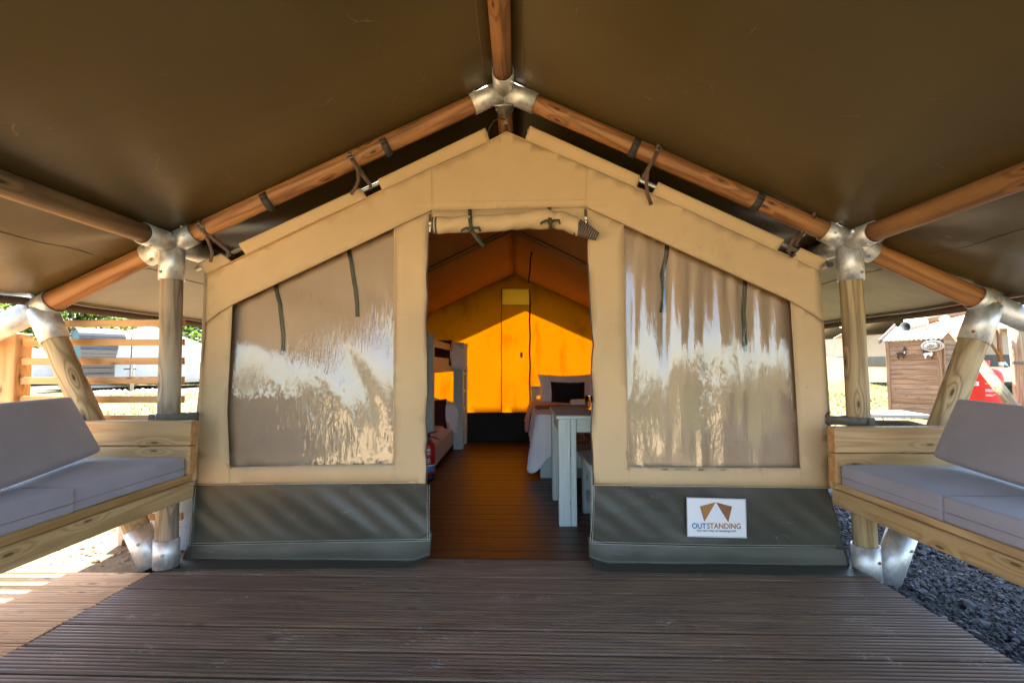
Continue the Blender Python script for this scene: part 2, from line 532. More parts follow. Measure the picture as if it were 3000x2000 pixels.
def galvanised():
    m, nt, b = mat_new('galvanised steel', 0.42, 0.5, 0.7, (.55, .57, .58))
    co = nd(nt, 'ShaderNodeTexCoord').outputs['Object']
    vo = nd(nt, 'ShaderNodeTexVoronoi', {'Vector': vmul(nt, co, (60, 60, 38)), 'Scale': 1.0})
    sp = nd(nt, 'ShaderNodeSeparateColor', {0: vo.outputs['Color']}).outputs[0]
    n = noise(nt, co, 18.0, 5.0, 0.65)
    f = mth(nt, 'ADD', mth(nt, 'MULTIPLY', sp, 0.35), mth(nt, 'MULTIPLY', n, 0.75), clamp=True)
    col = ramp(nt, f, [(0.2, (.48, .49, .49)), (0.55, (.62, .63, .63)), (0.85, (.76, .77, .77))])
    sc = noise(nt, vmul(nt, co, (35, 35, 12)), 1.0, 6.0, 0.7)
    col = mix(nt, ramp(nt, sc, [(0.60, (0, 0, 0)), (0.70, (.45, .45, .45))]), col, (.25, .24, .22))
    nt.links.new(col, b.inputs['Base Color'])
    nt.links.new(nd(nt, 'ShaderNodeMapRange', {0: f, 3: 0.3, 4: 0.62}).outputs[0], b.inputs['Roughness'])
    bump(nt, b, n, 0.25, 0.003)
    return m
M['galv'] = galvanised()
M['tube'] = plain('aluminium tube', (.46, .45, .43), 0.42, 0.1, 30, metal=0.9)
M['bolt'] = plain('zinc bolt', (.5, .48, .44), 0.4, 0.2, 80, metal=0.8)
M['rust'] = plain('rusty bolt', (.30, .11, .05), 0.7, 0.3, 80)

def canvas(name, color, thru=None, thru_w=0.0, stain_col=None, weave=0.25):
    m, nt, b = mat_new(name, 0.85, 0.2, 0, color)
    co = nd(nt, 'ShaderNodeTexCoord').outputs['Object']
    big = noise(nt, co, 1.3, 5.0, 0.6)
    col = ramp(nt, big, [(0.3, tuple(c * .9 for c in color)), (0.7, tuple(min(1, c * 1.08) for c in color))])
    st = noise(nt, vmul(nt, co, (5.0, 5.0, 2.2)), 1.0, 7.0, 0.7)
    sc = stain_col or tuple(c * 0.55 for c in color)
    col = mix(nt, ramp(nt, st, [(0.60, (0, 0, 0)), (0.78, (.35, .35, .35))]), col, sc)
    spk = noise(nt, co, 55.0, 2.0)
    col = mix(nt, ramp(nt, spk, [(0.74, (0, 0, 0)), (0.78, (.4, .4, .4))]), col, tuple(c * 0.4 for c in color))
    nt.links.new(col, b.inputs['Base Color'])
    fold = noise(nt, vmul(nt, co, (2.2, 2.2, 1.1)), 1.0, 2.0)
    wv = noise(nt, co, 420.0, 2.0)
    h = mth(nt, 'ADD', fold, mth(nt, 'MULTIPLY', wv, 0.012))
    bump(nt, b, h, weave, 0.06)
    if thru:
        tr = nd(nt, 'ShaderNodeBsdfTranslucent', {'Color': (*thru, 1)})
        if stain_col:
            tc = mix(nt, ramp(nt, st, [(0.52, (0, 0, 0)), (0.72, (.9, .9, .9))]), thru, tuple(c * 0.62 for c in thru))
            sp2 = noise(nt, vmul(nt, co, (9, 9, 14)), 1.0, 6.0, 0.75)
            tc = mix(nt, ramp(nt, sp2, [(0.64, (0, 0, 0)), (0.7, (.8, .8, .8))]), tc, tuple(c * 0.4 for c in thru))
            nt.links.new(tc, tr.inputs['Color'])
        mx = nd(nt, 'ShaderNodeMixShader', {0: thru_w, 1: b.outputs[0], 2: tr.outputs[0]})
        nt.links.new(mx.outputs[0], nt.nodes['Material Output'].inputs['Surface'])
    return m
M['canvas'] = canvas('beige canvas', (.55, .39, .22), weave=0.4)
M['canvas_dark'] = canvas('inner canvas', (.50, .30, .12), (.50, .22, .04), 0.12)
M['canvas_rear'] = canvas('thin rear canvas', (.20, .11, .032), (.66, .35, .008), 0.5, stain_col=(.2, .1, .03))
M['blind'] = canvas('rolled down blind', (.64, .44, .285))
M['end_grain'] = plain('orange end grain', (.50, .24, .085), 0.8, 0.25, 40, 0.2, 120)
M['thread'] = plain('sewing thread', (.55, .42, .26), 0.9)
M['thread_dark'] = plain('seam line', (.30, .20, .10), 0.9)
M['thread_green'] = plain('pale stitching', (.42, .43, .36), 0.9)
M['far_canvas'] = canvas('far tent canvas', (.50, .40, .28))
M['far_roof'] = canvas('far tent roof', (.50, .45, .37))
M['white_canvas'] = canvas('white bell tent canvas', (.78, .75, .69), (.75, .72, .64), 0.35)

def pvc(name, color, rough, scuff, fold=0.3, spec=0.5, crease=0.0):
    m, nt, b = mat_new(name, rough, spec, 0, color)
    co = nd(nt, 'ShaderNodeTexCoord').outputs['Object']
    big = noise(nt, co, 0.9, 4.0)
    col = ramp(nt, big, [(0.3, tuple(c * .85 for c in color)), (0.7, tuple(c * 1.15 for c in color))])
    s1 = noise(nt, vmul(nt, co, (11, 7, 5)), 1.0, 9.0, 0.8)
    s2 = noise(nt, vmul(nt, co, (3, 1.2, 2)), 1.0, 2.0)
    f = mth(nt, 'MULTIPLY', ramp(nt, s1, [(0.66, (0, 0, 0)), (0.72, (1, 1, 1))]), ramp(nt, s2, [(0.42, (0, 0, 0)), (0.62, (1, 1, 1))]))
    # short random scratches
    v = nd(nt, 'ShaderNodeTexVoronoi', {'Vector': vadd(nt, vmul(nt, co, (4.2, 4.2, 4.2)), nd(nt, 'ShaderNodeTexNoise', {'Vector': co, 'Scale': 5.0}).outputs['Color']), 'Scale': 1.0}, feature='DISTANCE_TO_EDGE').outputs[0]
    gate = noise(nt, co, 6.0, 4.0, 0.7)
    f2 = mth(nt, 'MULTIPLY', mth(nt, 'LESS_THAN', v, 0.006), ramp(nt, gate, [(0.56, (0, 0, 0)), (0.66, (1, 1, 1))]))
    f = mth(nt, 'MAXIMUM', mth(nt, 'MULTIPLY', f, 0.5), mth(nt, 'MULTIPLY', f2, 0.55))
    col = mix(nt, f, col, scuff)
    nt.links.new(col, b.inputs['Base Color'])
    fo = noise(nt, vmul(nt, co, (1.6, 1.6, 1.6)), 1.0, 3.0)
    cr = mth(nt, 'ABSOLUTE', mth(nt, 'SUBTRACT', noise(nt, vmul(nt, co, (4.5, 4.5, 6.5)), 1.0, 4.0, 0.55), 0.5))
    fo = mth(nt, 'ADD', fo, mth(nt, 'MULTIPLY', mth(nt, 'SUBTRACT', 1.0, mth(nt, 'MULTIPLY', cr, 5.0), clamp=True), crease))
    h = mth(nt, 'ADD', fo, mth(nt, 'MULTIPLY', noise(nt, co, 30.0, 2.0), 0.015))
    bump(nt, b, h, fold, 0.06)
    return m
M['canopy'] = pvc('brown canopy sheet', (.088, .064, .024), 0.34, (.34, .25, .14), 0.22, 0.6, 0.03)
M['hem'] = pvc('brown hem', (.12, .085, .06), 0.6, (.2, .16, .12), 0.1)
M['skirt'] = pvc('green ground skirt', (.054, .052, .040), 0.42, (.18, .17, .15), 0.30, 0.4, 0.07)
M['black_skirt'] = pvc('black inner skirt', (.012, .011, .010), 0.6, (.04, .04, .04), 0.4, 0.2)

def vinyl(name, seed):
    m, nt, b = mat_new(name)
    co = nd(nt, 'ShaderNodeTexCoord').outputs['Object']
    pull = nd(nt, 'ShaderNodeMapping', {'Vector': co, 'Rotation': (0, math.radians(-38 if seed == 0 else 4), 0), 'Scale': (44, 44, 11)}).outputs[0]
    cr = noise(nt, pull, 1.0, 2.0, 0.5)
    patch = ramp(nt, noise(nt, vmul(nt, vadd(nt, co, (seed * 1.7, 0, 0)), (5.0, 5.0, 0.7) if seed else (2.6, 2.6, 1.4)), 1.0, 2.0), [(0.47, (0, 0, 0)), (0.60, (1, 1, 1))] if seed else [(0.40, (0, 0, 0)), (0.54, (1, 1, 1))])
    # sharp little creases: ridged noise, drawn out along the pull of the film
    rot = nd(nt, 'ShaderNodeMapping', {'Vector': co, 'Rotation': (0, math.radians(-38 if seed == 0 else 4), 0), 'Scale': (46, 46, 5.5)}).outputs[0]
    rdg = mth(nt, 'ABSOLUTE', mth(nt, 'SUBTRACT', noise(nt, rot, 1.0, 3.0, 0.6), 0.5))
    rdg = mth(nt, 'SUBTRACT', 1.0, mth(nt, 'MULTIPLY', rdg, 6.0), clamp=True)
    foil = nd(nt, 'ShaderNodeTexVoronoi', {'Vector': vadd(nt, vmul(nt, pull, (.75, .75, .75)), nd(nt, 'ShaderNodeTexNoise', {'Vector': co, 'Scale': 14.0}).outputs['Color']), 'Scale': 1.0}, feature='SMOOTH_F1').outputs['Distance']
    low = nd(nt, 'ShaderNodeMapRange', {0: nd(nt, 'ShaderNodeSeparateXYZ', {0: co}).outputs[2], 1: 1.25, 2: 0.75, 3: 0.0, 4: 1.0}).outputs[0]
    h = mth(nt, 'ADD', mth(nt, 'MULTIPLY', mth(nt, 'MULTIPLY', mth(nt, 'ADD', cr, mth(nt, 'MULTIPLY', foil, 0.9)), patch), mth(nt, 'MULTIPLY_ADD', low, 0.9, 0.1)), mth(nt, 'MULTIPLY', rdg, 0.16))
    bp = nd(nt, 'ShaderNodeBump', {'Strength': 0.22, 'Distance': 0.012, 'Height': h}).outputs[0]
    gl = nd(nt, 'ShaderNodeBsdfGlossy', {'Color': (1, 1, 1, 1), 'Roughness': 0.015, 'Normal': bp})
    tr = nd(nt, 'ShaderNodeBsdfTransparent', {'Color': (.93, .93, .92, 1)})
    fr = nd(nt, 'ShaderNodeFresnel', {'IOR': 1.55, 'Normal': bp}).outputs[0]
    fac = mth(nt, 'MULTIPLY', fr, 1.7, clamp=True)           # a film reflects from both of its faces
    mx = nd(nt, 'ShaderNodeMixShader', {0: fac, 1: tr.outputs[0], 2: gl.outputs[0]})
    nt.links.new(mx.outputs[0], nt.nodes['Material Output'].inputs['Surface'])
    return m
M['vinyl_a'] = vinyl('clear window film', 0.0)
M['vinyl_b'] = vinyl('clear window film with upright creases', 4.0)

M['cushion'] = plain('grey woven cushion', (.290, .272, .318), 0.85, 0.09, 5.0, 0.25, 260.0, sheen=0.25)
M['cushion_seam'] = plain('cushion seam', (.20, .18, .195), 0.9)
M['webbing'] = plain('brown webbing', (.105, .062, .042), 0.75, 0.2, 30, 0.2, 300)
M['webbing_dark'] = plain('dark fixing band', (.035, .028, .03), 0.7, 0.2, 30, 0.2, 200)
M['webbing_green'] = plain('green tie tape', (.055, .062, .035), 0.8, 0.2, 40, 0.2, 300)
M['webbing_grey'] = plain('grey green post strap', (.11, .105, .085), 0.75, 0.2, 30, 0.2, 300)
M['cord'] = plain('dark cord', (.035, .02, .03), 0.8)
M['black'] = plain('black zip', (.012, .011, .011), 0.6)
M['zip_brown'] = plain('brown zip tape', (.09, .065, .05), 0.8)
M['zip_pale'] = plain('pale zip tape', (.42, .36, .28), 0.8)
M['chrome'] = plain('bright buckle', (.72, .68, .6), 0.25, 0.05, 30, metal=1.0)
M['sign_white'] = plain('white printed sign', (.74, .75, .78), 0.5, 0.04, 4.0)
M['sign_brown'] = plain('brown print', (.36, .15, .042), 0.6, 0.1, 6.0)
M['sign_brown_dark'] = plain('dark brown print', (.25, .105, .04), 0.6, 0.1, 6.0)
M['sign_blue'] = plain('blue print', (.016, .12, .36), 0.6, 0.02)
M['sign_grey'] = plain('grey print', (.06, .065, .07), 0.6, 0.02)

def painted():
    m, nt, b = mat_new('pale grey green paint', 0.5, 0.4, 0, (.40, .47, .45))
    uv = nd(nt, 'ShaderNodeTexCoord').outputs['UV']
    rnd = obj_rand(nt)
    off = nd(nt, 'ShaderNodeCombineXYZ', {0: mth(nt, 'MULTIPLY', rnd, 31.0), 1: 0.0, 2: 0.0}).outputs[0]
    v = vadd(nt, uv, off)
    g = noise(nt, vmul(nt, v, (3.0, 60.0, 1.0)), 1.0, 4.0, 0.6)
    col = ramp(nt, g, [(0.3, (.42, .50, .49)), (0.7, (.54, .62, .61))])
    kv = nd(nt, 'ShaderNodeTexVoronoi', {'Vector': vmul(nt, v, (3.0, 11.0, 1.0)), 'Scale': 1.0}, voronoi_dimensions='2D')
    kn = mth(nt, 'MULTIPLY', mth(nt, 'LESS_THAN', kv.outputs['Distance'], 0.07), mth(nt, 'GREATER_THAN', nd(nt, 'ShaderNodeSeparateColor', {0: kv.outputs['Color']}).outputs[0], 0.7))
    col = mix(nt, mth(nt, 'MULTIPLY', kn, 0.6), col, (.12, .12, .11))
    nt.links.new(col, b.inputs['Base Color'])
    bump(nt, b, g, 0.2, 0.002)
    return m
M['paint'] = painted()
M['paint_top'] = plain('worn grey table top', (.40, .39, .39), 0.75, 0.2, 5.0, 0.1, 60, 0, 0.25)
M['linen'] = plain('white bed linen', (.86, .86, .92), 0.9, 0.05, 3.0, 0.2, 25.0, sheen=0.1)
M['linen_pink'] = plain('dusky pink bed cover', (.64, .60, .72), 0.9, 0.06, 3.0, 0.25, 25.0)
M['throw'] = plain('brown woven throw', (.20, .13, .10), 0.95, 0.3, 40.0, 0.4, 120)
M['maroon'] = plain('maroon cushion cover', (.055, .012, .016), 0.95, 0.1)
M['navy'] = plain('black velvet cushion cover', (.006, .006, .009), 0.9, 0.1, sheen=0.1)
M['red'] = plain('red enamel', (.50, .014, .012), 0.3, 0.06)
M['gas_red'] = plain('red gas bottle paint', (.66, .030, .012), 0.5, 0.08, 5.0, 0, 60, 0, 0.3)
M['label_white'] = plain('white label', (.75, .74, .72), 0.5, 0.03)
M['label_blue'] = plain('blue label band', (.05, .18, .45), 0.5, 0.03)
M['label_green'] = plain('green safety pin tag', (.04, .25, .12), 0.5, 0.03)
M['plastic_beige'] = plain('beige plastic', (.52, .44, .36), 0.55, 0.04)
M['plastic_blue'] = plain('pale blue plastic', (.42, .50, .60), 0.5, 0.05)
M['llama_brown'] = plain('brown silhouette paint', (.035, .015, .008), 0.7)
M['llama_white'] = plain('white silhouette paint', (.7, .68, .64), 0.7)
M['wicker'] = plain('woven straw', (.55, .52, .48), 0.8, 0.25, 90, 0.5, 120)
M['wicker_dark'] = plain('dark straw weave', (.15, .12, .10), 0.8, 0.25, 90)
M['teal'] = plain('teal paint', (.03, .13, .13), 0.6, 0.08)
M['pod_slat'] = plain('grey roof slat', (.085, .085, .09), 0.7, 0.15)
M['roof_sheet'] = plain('pale corrugated sheet', (.62, .62, .60), 0.5, 0.08, 3.0)
M['steel_far'] = plain('grey metal edge', (.25, .28, .32), 0.5, 0.1)
M['concrete'] = plain('concrete slab', (.30, .29, .27), 0.9, 0.15, 6.0, 0.3, 40)
M['stone_white'] = plain('white edging stones', (.60, .58, .54), 0.9, 0.15, 9.0, 0.4, 20)
M['bark'] = plain('bark', (.10, .075, .055), 0.9, 0.3, 5.0, 0.6, 14)
M['stake'] = plain('pale stake', (.42, .36, .28), 0.8, 0.15)

def glass():
    m, nt, b = mat_new('tumbler glass', 0.02, 0.5, 0, (.95, .96, .95))
    b.inputs['Transmission Weight'].default_value = 1.0
    b.inputs['IOR'].default_value = 1.45
    return m
M['glass'] = glass()
M['mesh_window'] = canvas('vent film', (.40, .30, .12), (.80, .55, .10), 0.6)
M['napkin'] = plain('orange ribbon', (.55, .20, .02), 0.8)

def leaf(name, ca, cb, warm):
    m, nt, b = mat_new(name, 0.55, 0.3)
    pos = nd(nt, 'ShaderNodeNewGeometry').outputs['Position']
    ri = nd(nt, 'ShaderNodeNewGeometry').outputs['Random Per Island']
    col = mix(nt, ri, ca, cb)
    cl = noise(nt, pos, 0.55, 3.0)
    col = mix(nt, ramp(nt, cl, [(0.45, (0, 0, 0)), (0.7, (.8, .8, .8))]), col, warm)
    nt.links.new(col, b.inputs['Base Color'])
    tr = nd(nt, 'ShaderNodeBsdfTranslucent')
    nt.links.new(mix(nt, 1.0, col, (1.0, 1.1, .5), 'MULTIPLY'), tr.inputs['Color'])
    mx = nd(nt, 'ShaderNodeMixShader', {0: 0.5, 1: b.outputs[0], 2: tr.outputs[0]})
    nt.links.new(mx.outputs[0], nt.nodes['Material Output'].inputs['Surface'])
    return m
M['leaf_oak'] = leaf('oak leaves', (.05, .085, .02), (.11, .16, .04), (.16, .18, .045))
M['leaf_pale'] = leaf('pale leaves', (.09, .14, .035), (.17, .21, .055), (.24, .21, .06))
M['leaf_dark'] = leaf('dark leaves', (.035, .065, .02), (.075, .115, .032), (.11, .13, .032))
M['blade'] = leaf('grass blades', (.065, .08, .020), (.125, .115, .040), (.15, .125, .06))

def ground_mat():
    m, nt, b = mat_new('dry summer grass', 0.95, 0.15)
    pos = nd(nt, 'ShaderNodeNewGeometry').outputs['Position']
    a = noise(nt, pos, 0.35, 5.0, 0.6)
    f = noise(nt, pos, 5.0, 6.0, 0.7)
    g = noise(nt, pos, 45.0, 4.0, 0.7)
    dry = ramp(nt, g, [(0.3, (.075, .055, .030)), (0.7, (.155, .118, .068))])
    grn = ramp(nt, g, [(0.3, (.055, .062, .018)), (0.7, (.125, .125, .040))])
    s = mth(nt, 'ADD', mth(nt, 'MULTIPLY', a, 0.8), mth(nt, 'MULTIPLY', f, 0.35))
    col = mix(nt, ramp(nt, s, [(0.56, (0, 0, 0)), (0.74, (1, 1, 1))]), dry, grn)
    nt.links.new(col, b.inputs['Base Color'])
    bump(nt, b, mth(nt, 'ADD', g, f), 0.6, 0.03)
    return m
M['ground'] = ground_mat()
def sand_mat():
    m, nt, b = mat_new('sandy soil', 0.95, 0.15)
    pos = nd(nt, 'ShaderNodeNewGeometry').outputs['Position']
    f = noise(nt, pos, 9.0, 6.0, 0.7); g = noise(nt, pos, 80.0, 4.0, 0.7)
    col = ramp(nt, mth(nt, 'ADD', mth(nt, 'MULTIPLY', f, .6), mth(nt, 'MULTIPLY', g, .4)), [(0.3, (.10, .065, .036)), (0.5, (.22, .15, .085)), (0.7, (.33, .25, .155))])
    nt.links.new(col, b.inputs['Base Color'])
    bump(nt, b, mth(nt, 'ADD', g, f), 0.8, 0.02)
    return m
M['sand'] = sand_mat()
M['unseen_lawn'] = plain('green lawn', (.05, .055, .02), 0.95, 0.4, 2.5, 0.6, 40, 0, 0.1)
M['bounce_sand'] = plain('warm bounce soil', (.42, .31, .175), 0.95, 0.3, 2.0, 0.6, 30, 0, 0.1)
def stone_mat(name, ca, cb, cw):
    m, nt, b = mat_new(name, 0.75, 0.4)
    ri = nd(nt, 'ShaderNodeNewGeometry').outputs['Random Per Island']
    pos = nd(nt, 'ShaderNodeNewGeometry').outputs['Position']
    col = mix(nt, ri, ca, cb)
    col = mix(nt, ramp(nt, ri, [(0.965, (0, 0, 0)), (0.975, (1, 1, 1))]), col, cw)
    col = mix(nt, 0.5, col, ramp(nt, noise(nt, pos, 120.0, 3.0), [(0.3, tuple(c * .6 for c in ca)), (0.7, cb)]))
    nt.links.new(col, b.inputs['Base Color'])
    return m
M['gravel'] = stone_mat('grey slate gravel', (.030, .032, .036), (.105, .108, .115), (.34, .34, .33))
M['pebble'] = stone_mat('pale pebbles', (.22, .15, .09), (.42, .33, .22), (.6, .56, .5))
M['gravel_bed'] = plain('gravel dust', (.045, .046, .05), 0.9, 0.3, 30, 0.6, 60)
# ------------------------------------------------------------------ the ground
def sstep(a, b, x):
    t = np.clip((x - a) / (b - a), 0, 1); return t * t * (3 - 2 * t)
def ground_z(x, y):
    x = np.asarray(x, float); y = np.asarray(y, float)
    t = np.clip((y - 6) / 18, 0, 1.6)
    z = -0.095 + 0.062 * sstep(-1.2, -2.0, x) + sstep(3, 9, x) * 1.33 * t ** 1.5
    return z
def gz(x, y): return float(ground_z(x, y))

def axis_pts(lo, hi, dense_lo, dense_hi, step, big):
    a = list(np.arange(dense_lo, dense_hi + 1e-6, step))
    x = dense_lo; s = step
    left = []
    while x > lo: s = min(s * 1.35, big); x -= s; left.append(x)
    x = dense_hi; s = step; right = []
    while x < hi: s = min(s * 1.35, big); x += s; right.append(x)
    return np.array(left[::-1] + a + right)
gx = axis_pts(-300, 300, -6, 6, 0.2, 14); gy = axis_pts(-250, 300, -3, 10, 0.25, 14)
GX, GY = np.meshgrid(gx, gy)
GZ = ground_z(GX, GY) + 0.012 * np.sin(GX * 3.1 + GY) * np.sin(GY * 2.3 - GX * .7)
GZ = np.where((np.abs(GX) < 2.2) & (GY > -0.5) & (GY < 8), np.minimum(GZ, -0.06), GZ)
V = np.stack([GX.ravel(), GY.ravel(), GZ.ravel()], 1)
nx, ny = len(gx), len(gy)
I, J = np.meshgrid(np.arange(nx - 1), np.arange(ny - 1))
a = (J * nx + I).ravel()
ground = np_mesh('ground', V, np.stack([a, a + 1, a + nx + 1, a + nx], 1), M['ground'], smooth=True)
tag(ground, kind='structure', label='dry summer lawn rising gently behind the tents')

# sandy soil beside the left bench
def patch(name, outline, mat, dz, n=40, kind='structure', label=None):
    xs = [p[0] for p in outline]; ys = [p[1] for p in outline]
    mb = MB(); idx = {}
    for j in range(n + 1):
        for i in range(n + 1):
            x = min(xs) + (max(xs) - min(xs)) * i / n; y = min(ys) + (max(ys) - min(ys)) * j / n
            idx[i, j] = len(mb.v)
            mb.v.append(Vector((x, y, gz(x, y) + dz + 0.006 * math.sin(x * 17 + y * 9) * math.sin(y * 13 - x * 5))))
    for j in range(n):
        for i in range(n):
            q = [idx[i, j], idx[i + 1, j], idx[i + 1, j + 1], idx[i, j + 1]]
            c = sum((mb.v[k] for k in q), Vector()) / 4
            if inside((c.x, c.y), outline): mb.face(q, [(mb.v[k].x, mb.v[k].y) for k in q], True)
    o = mb.build(name, mat); tag(o, kind=kind, label=label)
    return o
def blob(cx, cy, rx, ry, seed, n=40):
    w = wavy(seed, 5, 1, 3)
    return [(cx + rx * math.cos(t) * (1 + .12 * w(math.cos(t) * 2, math.sin(t) * 2)), cy + ry * math.sin(t) * (1 + .12 * w(math.sin(t) * 3, t))) for t in [2 * math.pi * i / n for i in range(n)]]
patch('sandy_soil', blob(-3.55, 3.95, 2.7, 2.2, 3), M['sand'], 0.018, 50, label='sunlit sandy soil behind the left bench')
patch('gravel_bed', [(-3.2, 7.0), (3.2, 7.0), (3.6, 12.5), (-3.6, 12.5)], M['gravel_bed'], 0.012, 30, label='unseen dark ground added behind the tent to cut bounce light')  # hidden by the tent; added to keep bounce light off the rear wall
patch('gravel_bed', [(1.6, 0.3), (3.9, 0.3), (3.9, 3.6), (3.4, 4.4), (1.6, 4.6)], M['gravel_bed'], 0.012, 40, label='grey gravel bed along the right edge of the deck')

patch('lawn', blob(15, -25, 16.5, 23.0, 12), M['unseen_lawn'], 0.03, 60, label='unseen dark lawn added to darken the right window reflection')  # out of view; added so the right window film mirrors darker ground
patch('sandy_soil', blob(-6.5, -8.2, 9.5, 8.0, 8), M['bounce_sand'], 0.02, 60, label='golden ground behind the viewer, added for warm bounce light and window reflections')  # out of view; added to bounce warm light under the canopy
def icosa():
    t = (1 + 5 ** .5) / 2
    v = np.array([(-1, t, 0), (1, t, 0), (-1, -t, 0), (1, -t, 0), (0, -1, t), (0, 1, t), (0, -1, -t), (0, 1, -t), (t, 0, -1), (t, 0, 1), (-t, 0, -1), (-t, 0, 1)], float)
    v /= np.linalg.norm(v[0])
    f = np.array([(0, 11, 5), (0, 5, 1), (0, 1, 7), (0, 7, 10), (0, 10, 11), (1, 5, 9), (5, 11, 4), (11, 10, 2), (10, 7, 6), (7, 1, 8), (3, 9, 4), (3, 4, 2), (3, 2, 6), (3, 6, 8), (3, 8, 9), (4, 9, 5), (2, 4, 11), (6, 2, 10), (8, 6, 7), (9, 8, 1)])
    return v, f
def stones(name, pts, sizes, mat, label, flat=0.6):
    iv, jf = icosa(); n = len(pts)
    S = sizes[:, None] * np.stack([rng.uniform(.7, 1.5, n), rng.uniform(.6, 1.1, n), rng.uniform(.45, .9, n) * flat / .6], 1)
    jit = 1 + rng.uniform(-.28, .28, (n, 12, 1))
    v = iv[None] * jit * S[:, None, :]
    # random tilt and turn
    a = rng.uniform(0, 6.283, n); tl = rng.normal(0, .45, n)
    ct, st = np.cos(tl)[:, None], np.sin(tl)[:, None]
    x, y, z = v[..., 0], v[..., 1], v[..., 2]
    y, z = y * ct - z * st, y * st + z * ct
    ca, sa = np.cos(a)[:, None], np.sin(a)[:, None]
    x, y = x * ca - y * sa, x * sa + y * ca
    v = np.stack([x, y, z], -1) + pts[:, None, :]
    f = jf[None] + (np.arange(n) * 12)[:, None, None]
    o = np_mesh(name, v.reshape(-1, 3), f.reshape(-1, 3), mat)
    tag(o, kind='stuff', label=label)
    return o
n = 19000
gxp = rng.uniform(1.6, 3.6, n); gyp = rng.uniform(0.7, 4.3, n)
near = rng.random(n)
sz = np.exp(rng.normal(math.log(.0075), .42, n)); sz[:160] = rng.uniform(.018, .034, 160)
gp = np.stack([gxp, gyp, ground_z(gxp, gyp) + .016 + rng.uniform(0, .014, n)], 1)
stones('gravel', gp, sz, M['gravel'], 'loose dark grey slate gravel beside the deck')
n = 2600
px_ = rng.uniform(-5.2, -1.9, n); py_ = rng.uniform(2.6, 5.2, n)
sz = np.exp(rng.normal(math.log(.008), .5, n))
stones('pebbles', np.stack([px_, py_, ground_z(px_, py_) + .02], 1), sz, M['pebble'], 'scattered pebbles on the sandy soil')

def blades(name, n, xr, yr, h, label, seed, keep=None):
    r = np.random.default_rng(seed)
    x = r.uniform(*xr, n); y = r.uniform(*yr, n)
    w = np.sin(x * 1.1 + 2) * np.sin(y * .9) + np.sin(x * 2.7 + y * 1.3) * .6
    k = w + r.normal(0, .5, n) > -.1
    if keep is not None: k &= keep(x, y)
    x, y = x[k], y[k]; n = len(x)
    z = ground_z(x, y) - .005
    a = r.uniform(0, 6.283, n); hh = h * r.uniform(.5, 1.3, n); wd = hh * .16 + .006
    lx, ly = r.normal(0, .5, n) * hh, r.normal(0, .5, n) * hh
    p0 = np.stack([x - np.cos(a) * wd, y - np.sin(a) * wd, z], 1)
    p1 = np.stack([x + np.cos(a) * wd, y + np.sin(a) * wd, z], 1)
    p2 = np.stack([x + lx, y + ly, z + hh], 1)
    V = np.stack([p0, p1, p2], 1).reshape(-1, 3)
    o = np_mesh(name, V, np.arange(3 * n).reshape(-1, 3), M['blade'])
    tag(o, kind='stuff', label=label)
blades('grass', 30000, (2.2, 14), (4.6, 16), .045, 'short yellow green grass on the rising lawn', 5)
blades('grass', 26000, (-20, -3.0), (5.0, 20), .05, 'short dry grass beyond the slatted screen', 6)

# ------------------------------------------------------------------ the deck
def ribbed_board(x0, x1, w=0.1475, ribs=7, th=0.028):
    """Decking: rounded ribs with narrow grooves, running along x; the top of the ribs is z = 0."""
    prof = []
    p = w / ribs
    for i in range(ribs):
        y = -w / 2 + i * p
        for (t, z) in ((0.0, -.0048), (0.09, -.0048), (0.22, -.0013), (0.42, 0.0), (0.66, 0.0), (0.88, -.0013)):
            prof.append((y + t * p, z))
    prof.append((w / 2, -.0062)); prof.append((w / 2, -th)); prof.append((-w / 2, -th))
    mb = MB(); n = len(prof)
    for x in (x0, x1):
        for (y, z) in prof: mb.v.append(Vector((x, y, z)))
    for i in range(n):
        j = (i + 1) % n
        mb.face((i, j, n + j, n + i)[::-1], [(x0, prof[i][0]), (x0, prof[j][0]), (x1, prof[j][0]), (x1, prof[i][0])][::-1], False)
    mb.face(range(n), [(q[1], q[0]) for q in prof]); mb.face(range(2 * n - 1, n - 1, -1), [(q[1], q[0]) for q in prof][::-1])
    return mb
DECK_PITCH = 0.157
deck = empty('deck', (0, 0, 0), label='dark stained porch deck of grooved boards in front of the tent', kind='structure')
dm = ribbed_board(-1.8, 1.8)
ROT = -KF
k = -4
gapc = 2.118
for k in range(-3, 16):
    yc = gapc - DECK_PITCH * (k + .5) + .0
    xl = -1.885 + random.uniform(-.006, .006); xr = 1.76 + random.uniform(-.012, .008)
    mb = ribbed_board(xl, xr)
    o = mb.build('board', M['deck_dark'], deck)
    o.location = (0, yc, random.uniform(-.0018, .0012)); o.rotation_euler = (random.uniform(-.008, .008), random.uniform(-.0006, .0006), ROT)
o = ribbed_board(-1.885, 1.755, .070, 3).build('board', M['deck_dark'], deck, 'narrow ripped board at the threshold'); o.location = (0, 2.627, -.001); o.rotation_euler = (0, 0, ROT)
mb = MB(); mb.box((-1.2, 1.55, -.075), (.05, 2.2, .085), ax=1); mb.box((.0, 1.55, -.075), (.05, 2.2, .085), ax=1); mb.box((1.2, 1.55, -.075), (.05, 2.2, .085), ax=1); mb.box((1.72, 1.55, -.075), (.04, 2.3, .085), ax=1); mb.box((-1.84, 1.55, -.075), (.04, 2.3, .085), ax=1)
mb.build('joist', M['deck_dark'], deck)
side = empty('side_deck', (0, 0, 0), label='new unstained deck boards under the left bench', kind='structure')
